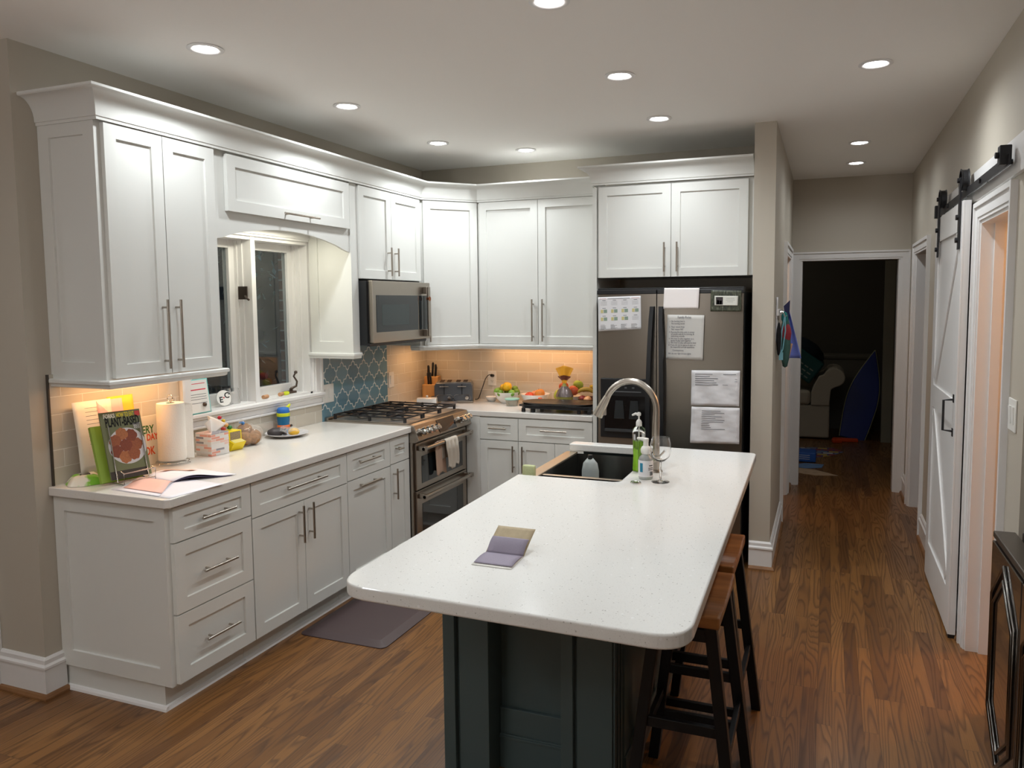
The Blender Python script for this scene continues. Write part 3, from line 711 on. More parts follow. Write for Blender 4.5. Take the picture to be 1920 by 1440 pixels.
# ---------------------------------------------------------------- refrigerator (local: x along world x, front at y=0)
t = thing('refrigerator', 'stainless side-by-side refrigerator with black ice dispenser, papers on its doors', 'refrigerator', (1.715, 4.52, 0)); W = .94
obj('body', G().box(.0, W, .075, .74, .02, 1.755), BLACK, t)
obj('top_trim', G().box(0, W, .02, .12, 1.755, 1.785), BLACK, t, bevel=.004)
def fdoor(x0, x1, bow=.018):
    g = G(); n = 12; pl = []
    for k in range(n+1):
        u = k/n; x = x0+(x1-x0)*u; q = (x/W-.5)*2
        pl.append((x, -bow*(1-q*q)+.018))
    pl += [(x1, .07), (x0, .07)]
    return g.prism(pl, .055, 1.745, 'z')
d1 = obj('door', fdoor(.003, .396), FSTEEL, t, smooth=30)
d2 = obj('door', fdoor(.402, W-.003), FSTEEL, t, smooth=30)
for d, a, b in ((d1, .001, .397), (d2, .401, W-.001)):
    obj('door_cap', G().box(a, b, .0, .07, 1.745, 1.772), BLACK, d, bevel=.004)
def fhandle(xc, d, lean):
    g = G(); pts = []
    for k in range(17):
        u = k/16; z = .35+(1.665-.35)*u; pts.append((xc+lean*.016*math.sin(PI*u), -.012-.045*math.sin(PI*min(1, max(0, u)))**.5, z))
    g.v = []; g.f = []; g.m = []
    vs = []; fs = []
    for p in pts:
        for dx, dy in ((-.017, .012), (.017, .012), (.013, -.012), (-.013, -.012)): vs.append((p[0]+dx, p[1]+dy, p[2]))
    for i in range(16):
        for k in range(4): fs.append((4*i+k, 4*i+(k+1) % 4, 4*i+4+(k+1) % 4, 4*i+4+k))
    fs += [(0,1,2,3), (64,67,66,65)]
    obj('handle', g.add(vs, fs), BLACK, d, smooth=40)
fhandle(.372, d1, -1); fhandle(.428, d2, 1)
dp = obj('dispenser', G().box(.025, .352, -.006, .02, .80, 1.195), BLACK, d1, bevel=.006)
obj('dispenser_niche', G().box(.055, .325, -.0075, -.006, .86, 1.08), mat('niche_black', (.004,.004,.005), .12), dp)
obj('drip_tray', G().box(.06, .32, -.022, -.006, .845, .862), mat('tray_grey', S(60, 62, 64), .3), dp)
obj('dispenser_buttons', G().box(.11, .30, -.0085, -.006, 1.105, 1.112).box(.14, .155, -.0085, -.006, 1.13, 1.14).box(.19, .205, -.0085, -.006, 1.13, 1.14).box(.24, .255, -.0085, -.006, 1.13, 1.14), mat('button_grey', S(90, 92, 94), .4), dp)
g = G()
for x in (.12, .22): g.prism([(x, .93), (x+.07, .93), (x+.06, 1.05), (x+.01, 1.05)], -.012, -.007, 'y')
obj('dispenser_paddle', g, mat('paddle', S(44, 48, 50), .15), dp)

# papers on the fridge (world coordinates in the plane just before the doors)
FP = 4.512
def sheet(name, label, cat, pts, m, lines=None, group=None, y=FP, wr=0, extra=None):
    """pts: four (x,z) corners TL,TR,BR,BL; lines: list of (u0,u1,v,h) printed strokes"""
    TL, TR, BR, BL = [Vector(p) for p in pts]
    def at(u, v): return (TL*(1-u)+TR*u)*(1-v)+(BL*(1-u)+BR*u)*v
    def yy(u, v): return y-.0015-wr*(.5+.5*math.sin(u*13+v*9)*math.sin(v*17+2*u))
    g = G(); n = 12
    def fn(u, v): p = at(u, v); return (p.x, yy(u, v), p.y)
    g.grid(fn, n, n)
    o = single(name, g, m, label, cat, group=group, solid=.0006, smooth=80)
    def stroke(nm, rects, mm):
        q = G()
        for (u0, u1, v0, v1) in rects:
            k = max(1, int((u1-u0)*14)); 
            for i in range(k):
                a = u0+(u1-u0)*i/k; b = u0+(u1-u0)*(i+1)/k
                P = [(a, v0), (b, v0), (b, v1), (a, v1)]
                q.add([(at(*p).x, yy(*p)-.0010-wr*.3, at(*p).y) for p in P], [(0,1,2,3)])
        return obj(nm, q, mm, o)
    if lines: stroke('printed_text', lines, INK)
    if extra: extra(o, stroke, at)
    return o
GP = 'papers stuck on the fridge doors'
def words(u0, u1, v, h, rnd, gap=.012):
    r = []; u = u0
    while u < u1-.02:
        L = rnd.uniform(.03, .11); r.append((u, min(u1, u+L), v, v+h)); u += L+gap
    return r
rn = random.Random(3)
def cal_extra(o, stroke, at):
    yl = []; gr = []; tx = []
    for r_ in range(3):
        for c in range(4):
            u = .06+c*.245; v = .12+r_*.23
            tx.append((u+.04, u+.12, v-.025, v-.012))
            if r_ == 0 or (r_ == 2 and c == 3):
                for k in range(5): tx.append((u, u+.15, v+.02+k*.025, v+.023+k*.025))
            else:
                yl.append((u, u+.06, v+.02, v+.12)); gr.append((u+.07, u+.15, v+.02, v+.12))
    for q in yl: stroke('calendar_block', [q], mat('cal_yellow', S(205, 196, 140), .8))
    for q in gr: stroke('calendar_block', [q], mat('cal_green', S(140, 160, 145), .8))
    stroke('heading_stripe', [(.03, .2, .045, .058), (.78, .97, .045, .058)], mat('cal_red', S(200, 150, 150), .8)); stroke('printed_text', tx+[(.22, .75, .045, .06)], INK)
    q = []
    for c in range(4):
        for k in range(6): q.append((.05+c*.24, .05+c*.24+rn.uniform(.08, .16), .82+k*.025, .828+k*.025))
    stroke('printed_text', q, INK)
sheet('calendar_page', 'white school calendar page taped on the left fridge door', 'paper', [(1.724,1.727),(2.010,1.734),(2.014,1.519),(1.727,1.503)], PAPER, None, GP, y=4.520, extra=cal_extra)
sheet('paper', 'blank pinkish-white paper at the top of the right fridge door, brightly lit', 'paper', [(2.166,1.782),(2.387,1.779),(2.381,1.652),(2.160,1.651)], mat('pink_paper', S(250, 244, 242), .7), None, GP, y=4.503)
def rules_extra(o, stroke, at):
    L = ["Family Rules", "1. No hurting hearts", "    No hurting hands", "2. 'Stop' means Stop", "    'No' means NO", "3. Running & tricks only in center", "    of carpet only & in a strong, &", "    swimming outside", "4. We have to play together as a", "    family & play well together", "5. We need to play safe and be kind",
         "6. If you do not to agree & want to", "    be respectful and ask questions", "        Consequences", "We do not: fight & lose rights"]
    vv = [.055, .145, .195, .27, .325, .385, .43, .475, .53, .575, .62, .67, .715, .79, .86]
    for s_, v in zip(L, vv):
        big = v < .1; p = at(.28 if big else .06, v)
        text('handwriting', s_, .021 if big else .0145, mat('pencil', S(110, 108, 116), .8), o, frame((p.x, FP-.0062, p.y), (1, 0, 0), (0, 0, 1)), align='LEFT', sx=.82, depth=.0002)
sheet('handwritten_note', 'handwritten list titled Family Rules on the right fridge door', 'paper', [(2.186,1.613),(2.418,1.609),(2.411,1.324),(2.178,1.326)], mat('note_paper', S(205, 203, 198), .8), None, GP, y=4.510, extra=rules_extra)
L1 = []
for k in range(6): L1 += [(.08, .08+rn.uniform(.3, .5), .10+k*.06, .115+k*.06)]
L1 += [(.66, .92, .10, .115), (.9, .95, .24, .25), (.9, .95, .3, .31), (.65, .76, .4, .41)]
sheet('wrinkled_letter', 'crinkled white printed letter on the right fridge door, upper of the two', 'paper', [(2.342,1.262),(2.641,1.266),(2.637,1.043),(2.340,1.038)], PAPER, L1, GP, wr=.011, y=4.514)
L2 = [(.22, .22+rn.uniform(.12, .5), .10+k*.05, .112+k*.05) for k in range(11)]
sheet('wrinkled_letter', 'crinkled white letter on the right fridge door, lower of the two', 'paper', [(2.344,1.030),(2.641,1.034),(2.641,.806),(2.336,.797)], PAPER, L2, GP, wr=.011, y=4.514)
m_, N_, L_n, b_ = nodes('forest_photo')
nz = N_.new('ShaderNodeTexNoise'); nz.inputs['Scale'].default_value = 60; nz.inputs['Detail'].default_value = 5; tc_ = N_.new('ShaderNodeTexCoord'); mp_ = N_.new('ShaderNodeMapping'); mp_.inputs['Scale'].default_value = (2, 1, .6)
L_n.new(tc_.outputs['Object'], mp_.inputs[0]); L_n.new(mp_.outputs[0], nz.inputs['Vector']); L_n.new(ramp(N_, L_n, nz.outputs[0], [(.35, S(40, 44, 36)), (.6, S(84, 88, 70)), (.75, S(150, 152, 138))]), b_.inputs['Base Color']); b_.inputs['Roughness'].default_value = .4
sheet('photo_print', 'dark forest photo print at the top right of the fridge', 'photo', [(2.456,1.765),(2.640,1.760),(2.642,1.632),(2.454,1.633)], m_, None, GP, y=4.517)
sheet('announcement_card', 'small white card with a couple photo stuck over the forest print', 'card', [(2.479,1.729),(2.622,1.727),(2.619,1.668),(2.480,1.670)], mat('card_cream', S(222, 222, 212), .6), [(.5, .85, .25, .27), (.48, .88, .42, .44), (.55, .8, .6, .62)], GP, y=4.512,
      extra=lambda o, st, at: (st('small_photo', [(.06, .36, .12, .9)], mat('snap_dark', S(60, 54, 56), .5)), st('small_photo', [(.1, .2, .45, .9)], mat('snap_blue', S(120, 140, 180), .5)), st('small_photo', [(.22, .31, .5, .9)], mat('snap_skin', S(190, 150, 140), .5))))

# ---------------------------------------------------------------- island
t = thing('kitchen_island', 'slate blue kitchen island base with pilasters under a white quartz top', 'island', (1.88, 2.03, 0))
obj('body', G().box(0, .62, .13, .80, 0, .873), SLATE, t)
obj('pilaster', G().box(0, .171, .022, .13, 0, .873).box(0, .046, 0, .022, 0, .873).box(.056, .171, .014, .022, 0, .873), SLATE, t, bevel=.002)
obj('pilaster', G().box(.444, .62, .022, .13, 0, .873).box(.444, .487, 0, .022, 0, .873).box(.497, .62, .014, .022, 0, .873), SLATE, t, bevel=.002)
g = G().box(.171, .444, .112, .13, 0, .225).box(.171, .444, .105, .112, 0, .13).box(.171, .444, .10, .105, .115, .125)
obj('end_panel', g, SLATE, t, bevel=.002)
obj('panel_rail', G().box(.171, .444, .112, .13, .77, .873), SLATE, t, bevel=.002)
g = G()
for a in (.022, .060, .098): g.box(.62, .628, a, a+.022, 0, .873)
obj('corner_trim', g, SLATE, t, bevel=.002)
g = G().box(.62, .638, .13, 1.69, 0, .12).box(.62, .632, .13, 1.69, .80, .873)
for y in (.13, .62, 1.12, 1.62): g.box(.62, .632, y, y+.07, .12, .80)
obj('side_panel', g, SLATE, t, bevel=.002)
g = G()
for y0_, y1_ in ((.15, .55), (.56, .96)): g.box(-.02, 0, y0_, y1_, .12, .86)
obj('door', g, SLATE, t, bevel=.002)
obj('sink_base', G().box(0, .60, .80, 1.67, 0, .60), SLATE, t)
obj('side_wall', G().box(.58, .62, .80, 1.67, 0, .873), SLATE, t)
obj('far_wall', G().box(0, .62, 1.67, 1.69, 0, .873), SLATE, t)
# island top with rounded corners and the sink notch open on the aisle side
NL, NR, FR, FL = Vector((1.856, 1.447)), Vector((2.852, 1.424)), Vector((2.812, 3.705)), Vector((1.812, 3.732))
def rc(p, a, b, r, n=8):
    da = (a-p).normalized(); db = (b-p).normalized(); q0 = p+da*r; q1 = p+db*r; o = []
    for k in range(n+1):
        u = k/n; o.append((1-u)**2*q0+2*u*(1-u)*(p+ (da+db)*r*.06)+u*u*q1)
    return o
def onl(y): u = (y-NL.y)/(FL.y-NL.y); return NL+(FL-NL)*u
SY0, SY1, SX = 2.865, 3.645, 2.305
n1, n2 = onl(SY0), onl(SY1)
outer = rc(NL, FL, NR, .095)+rc(NR, NL, FR, .095)+rc(FR, NR, FL, .03, 3)+rc(FL, FR, NL, .03, 3)
outer += [n2, Vector((SX-.03, SY1))]+[Vector((SX-.03+.03*math.sin(a*PI/8), SY1-.03+.03*math.cos(a*PI/8))) for a in range(1, 5)]
outer += [Vector((SX-.03+.03*math.cos(a*PI/8), SY0+.03-.03*math.sin(a*PI/8))) for a in range(0, 5)]+[n1]
g = G().prism([(p.x, p.y) for p in outer], .8745, .914)
single('island_countertop', g, QUARTZ, 'large white speckled quartz island top with rounded corners', 'countertop', bevel=.006, seg=3)
# apron-front double sink
SKS = mat('sink_steel', S(120, 118, 114), .25, 1, bump=.03, bscale=40)
SKR = mat('sink_rim_steel', S(205, 190, 170), .3, 1)
t = thing('kitchen_sink', 'stainless apron-front double bowl sink set into the island', 'sink', (1.79, 2.85, 0))
g = G()
def bowl(x0, x1, y0, y1, zt, zb):
    r = [(x0, y0), (x1, y0), (x1, y1), (x0, y1)]; q = [(x0+.01, y0+.01), (x1-.01, y0+.01), (x1-.01, y1-.01), (x0+.01, y1-.01)]
    g.add([(a, b, zt) for a, b in r]+[(a, b, zb) for a, b in q], [(0,4,5,1),(1,5,6,2),(2,6,7,3),(3,7,4,0),(4,7,6,5)])
bowl(.075, .515, .022, .235, .865, .64); obj('basin', g, SKS, t, solid=.002)
g = G(); bowl(.075, .515, .262, .785, .865, .64); obj('basin', g, SKS, t, solid=.002)
obj('rim', G().box(.012, .072, .012, .80, .862, .872).box(.072, .52, .235, .262, .850, .866), SKR, t, bevel=.003)
obj('apron', G().box(.004, .016, .012, .80, .64, .870), SKR, t, bevel=.004)
obj('drain', G().lathe([(0, .003), (.04, .004), (.045, 0)], (.3, .52, .641)), CHROME, t, smooth=40)
# faucet
t = thing('kitchen_faucet', 'brushed nickel gooseneck pull-down faucet behind the sink', 'faucet', (2.41, 3.12, .914))
obj('base', G().lathe([(0, 0), (.033, 0), (.033, .004), (.029, .010), (.0, .010)]), NICKEL, t, smooth=40)
pts = [(0, 0, .008), (0, 0, .05), (0, 0, .14), (.002, 0, .22)]
for k in range(0, 19):
    a = PI*k/18*.86; pts.append((-.118+.122*math.cos(a), 0, .285+.130*math.sin(a)))
obj('neck', G().tube(pts, [.0205]*2+[.0175]*2+[.0152]*19, 18), NICKEL, t, smooth=60)
e = Vector(pts[-1]); d_ = (Vector(pts[-1])-Vector(pts[-2])).normalized()
g = G().tube([e, e+d_*.02, e+d_*.05, e+d_*.105], [.0155, .018, .021, .0255], 18)
sh = obj('spray_head', g, NICKEL, t, smooth=40)
q = e+d_*.07; obj('spray_button', G().box(q.x+.012, q.x+.026, q.y-.008, q.y+.008, q.z-.028, q.z+.022), NICKEL, sh, bevel=.003)
g = G().cyl((.0, -.015, .055), (.0, -.045, .055), .011, 14).tube([(0, -.045, .055), (.03, -.055, .075), (.055, -.06, .11)], [.007, .006, .005], 10)
obj('lever', g, NICKEL, t, smooth=40)
# bottles, glass, lid and scrubber
LIQ = mat('green_soap', S(160, 215, 60), .02, trans=.7, ior=1.35)
CLR = mat('clear_plastic', (.96, .97, .97), .05, trans=1, ior=1.25)
def pump(par, z, r, reach, ang, m):
    g = G().lathe([(0, 0), (r, 0), (r, .018), (r*.75, .026), (r*.45, .030), (r*.3, .032), (r*.3, .050), (0, .050)], (0, 0, z), 18)
    c, s_ = math.cos(ang), math.sin(ang)
    g.tube([(0, 0, z+.052), (c*reach*.5, s_*reach*.5, z+.056), (c*reach, s_*reach, z+.048)], [.008, .006, .0045], 10)
    g.lathe([(0, .048), (.009, .048), (.010, .058), (.006, .064), (0, .065)], (0, 0, z), 14)
    return obj('pump', g, m, par, smooth=40)
t = thing('soap_bottle', 'tall clear pump bottle of green dish soap behind the white one', 'bottle', (2.338, 3.095, .914))
obj('bottle_body', G().lathe([(0, 0), (.027, .001), (.029, .01), (.026, .07), (.029, .15), (.031, .175), (.028, .2), (.015, .21), (.014, .215)]), CLR, t, smooth=60)
obj('liquid', G().lathe([(0, .003), (.025, .004), (.0265, .011), (.0235, .07), (.0262, .145), (0, .146)]), LIQ, t, smooth=40)
pump(t, .212, .014, .033, PI*.95, PLASW); obj('dip_tube', G().cyl((0, 0, .02), (0, 0, .212), .0025, 8), PLASW, t)
t = thing('foaming_soap_bottle', 'short clear foaming soap bottle with a white paper label and white pump', 'bottle', (2.40, 2.965, .914))
obj('bottle_body', G().lathe([(0, 0), (.030, .001), (.032, .01), (.032, .085), (.028, .098), (.020, .106), (.018, .112)]), mat('frosted_plastic', S(215, 218, 215), .2, trans=.6), t, smooth=60)
lb = obj('label', G().lathe([(.0325, .014), (.0328, .014), (.0328, .086), (.0325, .086)]), PAPER, t, smooth=60)
g = G().lathe([(.018, .112), (.022, .118), (.023, .132), (.019, .142), (.012, .148), (.011, .17), (0, .17)])
g.tube([(0, 0, .172), (-.012, -.004, .178), (-.036, -.014, .182)], [.010, .008, .005], 10).lathe([(0, .165), (.012, .166), (.013, .18), (0, .184)])
obj('pump', g, PLASW, t, smooth=40)
g = G()
for a0, a1, z0, z1 in [(-.9, -.25, .062, .066), (-1.0, -.2, .052, .055), (-1.0, -.2, .045, .048)]+[(-.75+k*.09, -.70+k*.09+.012*(k % 2), .020, .038) for k in range(6)]:
    g.grid(lambda u, v: (.0332*math.cos(a0+(a1-a0)*u), .0332*math.sin(a0+(a1-a0)*u), z0+(z1-z0)*v), 4, 1)
obj('label_print', g, INKD, lb)
g = G(); g.grid(lambda u, v: (.0332*math.cos(-2.2+.45*u), .0332*math.sin(-2.2+.45*u), .035+.04*v), 4, 3); obj('label_art', g, mat('teal_print', S(40, 130, 160), .5), lb)
t = thing('wine_glass', 'clear stemmed wine glass standing right of the soap bottles', 'glass', (2.474, 2.925, .914)); t.scale = (1.12, 1.12, 1.0)
obj('bowl', G().lathe([(.004, .088), (.018, .094), (.034, .112), (.0415, .138), (.040, .165), (.034, .196), (.0328, .196), (.0388, .165), (.0402, .138), (.033, .114), (.017, .097), (0, .093)], n=36), GLASS, t, smooth=60)
obj('stem', G().lathe([(.0, .003), (.034, .0), (.035, .0015), (.012, .005), (.0045, .012), (.0036, .05), (.0042, .086), (.0, .092)], n=30), GLASS, t, smooth=60)
single('jar_lid', G().lathe([(0, 0), (.023, 0), (.024, .004), (.021, .0075), (.016, .007), (.014, .005), (0, .005)], (0, 0, 0)), CHROME, 'small round metal lid lying flat before the soap bottle', 'lid', loc=(2.378, 2.868, .914), smooth=40)
t = thing('scrub_brush', 'pale green square sponge scrubber standing at the sink corner', 'sponge', (1.868, 2.905, .872))
g = G().box(-.030, .030, -.014, .014, .018, .078)
obj('sponge_block', g, mat('green_sponge', S(190, 196, 150), .95, bump=1, bscale=180), t, bevel=.006)
obj('handle', G().cyl((0, 0, 0), (0, 0, .02), .011, 14), BLACK, t, smooth=40)
t = thing('dish_soap_bottle', 'upside-down clear dish soap bottle with black cap inside the sink bowl', 'bottle', (2.005, 3.42, .665))
obj('bottle_body', G().lathe([(0, .0), (.042, .0), (.046, .02), (.046, .16), (.038, .20), (.016, .225), (0, .226)], n=24).xf(Matrix.Diagonal((1, .6, 1, 1))), mat('milky_clear', S(205, 212, 210), .15, trans=.45), t, smooth=60)
obj('liquid', G().lathe([(0, .005), (.040, .005), (.043, .02), (.043, .09), (0, .091)], n=24).xf(Matrix.Diagonal((1, .6, 1, 1))), mat('soap_label', S(90, 150, 60), .4), t, smooth=60)
obj('cap', G().lathe([(0, .222), (.014, .222), (.012, .242), (0, .244)]), BLACK, t, smooth=40)
# folded card on the island
t = thing('greeting_card', 'small folded card standing half open on the island top', 'card', (0, 0, 0))
A_, B_ = Vector((2.150, 1.826, .9148)), Vector((2.279, 1.825, .9148))
def leaf(name, L, ang, m, z=0, bend=0, par=None, ins=0):
    g = G()
    def fn(u, v):
        a = ang; s_ = L*v
        return (A_.x+ins+(B_.x-A_.x-2*ins)*u+.006*v, A_.y+s_*math.cos(a), A_.z+z+s_*math.sin(a)+bend*math.sin(PI*v))
    g.grid(fn, 6, 10); return obj(name, g, m, par, solid=.0008, smooth=80)
CARDW = mat('card_white', S(232, 230, 222), .6); LAV = mat('lavender_print', S(150, 142, 158), .7, var=.12, bscale=400)
leaf('back_leaf', .117, PI, CARDW, .0006, 0, t)
leaf('inner_leaf', .104, PI*.995, LAV, .002, .004, t, .002)
leaf('raised_leaf', .055, .85, LAV, .002, .006, t, .003)
leaf('front_leaf', .105, .62, mat('card_tan', S(176, 160, 130), .6, var=.15, bscale=60), .001, .002, t)

# ---------------------------------------------------------------- stools
def stool(x, y, label):
    t = thing('bar_stool', label, 'stool', (x, y, 0), R90, 'wood-seated stools tucked under the island')
    SW, SD, ZT = .41, .23, .735      # local x = long side
    def fn(u, v, top):
        X = (u-.5)*SW; Y = (v-.5)*SD; dip = .018*(math.cos(2*PI*(u-.5))*.5+.5)
        return (X, Y, ZT-(dip if top else .040))
    g = G(); n, m = 16, 4; vs = [fn(i/n, j/m, 1) for i in range(n+1) for j in range(m+1)]+[fn(i/n, j/m, 0) for i in range(n+1) for j in range(m+1)]
    o = (n+1)*(m+1); q = lambda i, j: i*(m+1)+j; fs = []
    for i in range(n):
        for j in range(m): fs += [(q(i,j), q(i+1,j), q(i+1,j+1), q(i,j+1)), (o+q(i,j), o+q(i,j+1), o+q(i+1,j+1), o+q(i+1,j))]
    for i in range(n): fs += [(q(i,0), o+q(i,0), o+q(i+1,0), q(i+1,0)), (q(i,m), q(i+1,m), o+q(i+1,m), o+q(i,m))]
    for j in range(m): fs += [(q(0,j), q(0,j+1), o+q(0,j+1), o+q(0,j)), (q(n,j), o+q(n,j), o+q(n,j+1), q(n,j+1))]
    obj('seat', g.add(vs, fs), SEATW, t, bevel=.006)
    legs = {}
    for sx in (-1, 1):
        for sy in (-1, 1):
            a = Vector((sx*(SW/2-.035), sy*(SD/2-.03), ZT-.040)); b = Vector((sx*(SW/2-.005), sy*(SD/2+.055), 0)); legs[sx, sy] = (a, b)
            h = .0185; g = G(); vs = [(p.x+dx*h, p.y+dy*h, p.z) for p in (a, b) for dx, dy in ((-1,-1),(1,-1),(1,1),(-1,1))]
            obj('leg', g.add(vs, [(0,1,2,3),(7,6,5,4),(0,4,5,1),(1,5,6,2),(2,6,7,3),(3,7,4,0)]), BLKW, t, bevel=.003)
    def at(sx, sy, z): a, b = legs[sx, sy]; return b+(a-b)*(z/(ZT-.040))
    def rail(p, q_, w_, h_):
        d = (q_-p).normalized(); s_ = d.cross(Vector((0,0,1)))*w_/2; g = G(); vs = [r_+s_*a+Vector((0,0,b*h_/2)) for r_ in (p, q_) for a, b in ((-1,-1),(1,-1),(1,1),(-1,1))]
        obj('stretcher', g.add(vs, [(0,1,2,3),(7,6,5,4),(0,4,5,1),(1,5,6,2),(2,6,7,3),(3,7,4,0)]), BLKW, t, bevel=.002)
    for sx in (-1, 1): rail(at(sx, -1, .66), at(sx, 1, .66), .018, .04); rail(at(sx, -1, .36), at(sx, 1, .36), .018, .034); rail(at(sx, -1, .18), at(sx, 1, .18), .018, .03)
    for sy in (-1, 1): rail(at(-1, sy, .66), at(1, sy, .66), .018, .04); rail(at(-1, sy, .27), at(1, sy, .27), .018, .03)
    return t
stool(2.735, 2.195, 'bar stool with brown saddle seat under the island, nearer of the two')
stool(2.725, 2.665, 'bar stool with brown saddle seat under the island, farther of the two')

# kitchen mat
g = G()
def mt(u, v):
    return None
x0, x1, y0, y1 = .625, 1.135, 2.80, 4.0; r = .03
def rr_(x0, x1, y0, y1, r, n=5):
    o = []
    for cx, cy, a0 in ((x1-r, y0+r, -PI/2), (x1-r, y1-r, 0), (x0+r, y1-r, PI/2), (x0+r, y0+r, PI)):
        for k in range(n+1): a = a0+PI/2*k/n; o.append((cx+r*math.cos(a), cy+r*math.sin(a)))
    return o
A1 = rr_(x0, x1, y0, y1, .035); A2 = rr_(x0+.05, x1-.05, y0+.05, y1-.05, .01); n = len(A1)
vs = [(a, b, 0.0) for a, b in A1]+[(a, b, .004) for a, b in A1]+[(a, b, .019) for a, b in A2]
fs = [tuple(range(n-1, -1, -1)), tuple(range(2*n, 3*n))]+[(i, (i+1) % n, n+(i+1) % n, n+i) for i in range(n)]+[(n+i, n+(i+1) % n, 2*n+(i+1) % n, 2*n+i) for i in range(n)]
single('kitchen_mat', g.add(vs, fs), mat('mat_rubber', S(76, 62, 62), .5, bump=.2, bscale=300), 'dark plum cushioned floor mat before the left cabinets', 'mat')

# ---------------------------------------------------------------- barn door, its rail and the right wall
BDY0, BDY1, BDZ = 3.872, 4.82, 2.17
t = thing('door_1', None, None, (3.736, BDY0, 0)); t['kind'] = 'structure'; Wd = BDY1-BDY0
obj('slab', G().box(.010, .036, 0, Wd, .02, BDZ), TRIM, t)
g = G(); st = .105; D = .010
g.box(0, D, 0, st, .02, BDZ).box(0, D, Wd-st, Wd, .02, BDZ)
for z0, z1 in ((.02, .235), (1.065, 1.195), (2.03, BDZ)): g.box(0, D, st, Wd-st, z0, z1)
def brace(ya, za, yb, zb, w_=.085):
    a = Vector((ya, za)); b = Vector((yb, zb)); d = (b-a).normalized(); n = Vector((-d.y, d.x))*w_/2
    g.add([(x, p.x, p.y) for x in (.0005, D) for p in (a-n, b-n, b+n, a+n)], [(0,1,2,3),(7,6,5,4),(0,4,5,1),(1,5,6,2),(2,6,7,3),(3,7,4,0)])
brace(Wd-st-.03, 1.03, st+.03, .27); brace(Wd-st-.03, 1.23, st+.03, 2.0)
obj('frame', g, TRIM, t, bevel=.0015)
g = G().tube([(0, .062, 1.20), (-.045, .062, 1.195), (-.045, .062, 1.045), (0, .062, 1.04)], .006, 10).box(-.004, 0, .048, .076, 1.185, 1.225).box(-.004, 0, .048, .076, 1.015, 1.055)
obj('handle', g, BLKM, t, smooth=40)
obj('floor_guide', G().box(.004, .034, .004, .05, .0, .019), BLACK, t)
for y in (.06, .80):
    g = G().box(-.010, -.003, y-.02, y+.02, 1.94, 2.285)
    for z in (1.985, 2.095): g.cyl((-.022, y, z), (-.01, y, z), .013, 12)
    g.cyl((-.020, y, 2.272), (-.01, y, 2.272), .012, 12)
    h = obj('hanger', g, BLKM, t, smooth=40)
    g = G(); n = 28; R1, R2 = .056, .046
    g.lathe([(R2, -.017), (R1, -.017), (R1-.006, -.010), (R1-.006, .010), (R1, .017), (R2, .017), (R2, -.017)], n=n)
    g.cyl((0, 0, -.018), (0, 0, .018), .014, 16)
    for k in range(5):
        a = 2*PI*k/5; c, s_ = math.cos(a), math.sin(a)
        g.tube([(c*.012, s_*.012, 0), (c*(R2+.002), s_*(R2+.002), 0)], .008, 8)
    g.xf(Matrix.Translation((.010, y, 2.272)) @ Matrix.Rotation(PI/2, 4, 'Y'))
    obj('wheel', g, BLKM, h, smooth=40)
t = thing('barn_door_rail', 'black steel rail for the sliding barn door, with end stops, on a white board', 'rail', (3.79, 2.95, 2.215))
obj('rail_bar', G().box(-.036, -.029, .05, 1.98, -.022, .018), BLKM, t)
for y in (.13, .60, 1.10, 1.55, 1.9): obj('spacer', G().cyl((-.029, y, 0), (-.008, y, 0), .010, 14).cyl((-.044, y, 0), (-.036, y, 0), .012, 6), BLKM, t)
obj('end_stop', G().box(-.062, -.022, .07, .115, -.018, .055).cyl((-.045, .09, .02), (-.075, .09, .02), .012, 12), BLKM, t, bevel=.003)
obj('end_stop', G().box(-.058, -.022, 1.92, 1.955, -.03, .045), BLKM, t, bevel=.003)
obj('header_board', G().box(-.008, .009, -.08, 2.02, -.055, .085), TRIM, t)
def plate(name, label, cat, M, w_, h_, kind, n=1):
    """wall plate in the local x-y plane, z outward"""
    t = thing(name, label, cat); t.matrix_world = M
    obj('cover_plate', G().box(-w_/2, w_/2, -h_/2, h_/2, 0, .006), PLASW, t, bevel=.0025)
    for k in range(n):
        cx = (k-(n-1)/2)*.046
        if kind == 'rocker': obj('rocker', G().prism([(-.033, .0085), (-.033, .006), (.033, .006), (.033, .011)], cx-.0165, cx+.0165, 'x'), PLASW, t)
        else:
            for sy in (-.02, .02):
                r_ = obj('receptacle', G().box(cx-.0165, cx+.0165, sy-.014, sy+.014, .006, .0085), PLASW, t, bevel=.002)
                obj('slots', G().box(cx-.008, cx-.006, sy-.004, sy+.006, .0085, .009).box(cx+.006, cx+.008, sy-.004, sy+.005, .0085, .009).cyl((cx, sy-.009, .0085), (cx, sy-.009, .009), .0025, 10), INKD, r_)
    return t
plate('light_switch', 'white double light switch plate on the right wall beside the barn door opening', 'switch', frame((XR-.0005, 2.975, 1.262), (0, -1, 0), (0, 0, 1)), .117, .122, 'rocker', 2)
plate('light_switch', 'wide white switch plate on the blue lantern tile near the window', 'switch', frame((.0115, 3.925, 1.098), (0, 1, 0), (0, 0, 1)), .125, .124, 'rocker', 2)
plate('light_switch', 'white single switch plate on the beige tile right of the lantern tile', 'switch', frame((.0105, 4.715, 1.113), (0, 1, 0), (0, 0, 1)), .074, .118, 'rocker', 1)
plate('wall_outlet', 'white outlet plate with a black toaster plug on the back wall', 'outlet', frame((.612, YB-.0105, 1.088), (1, 0, 0), (0, 0, 1)), .074, .118, 'outlet', 1)

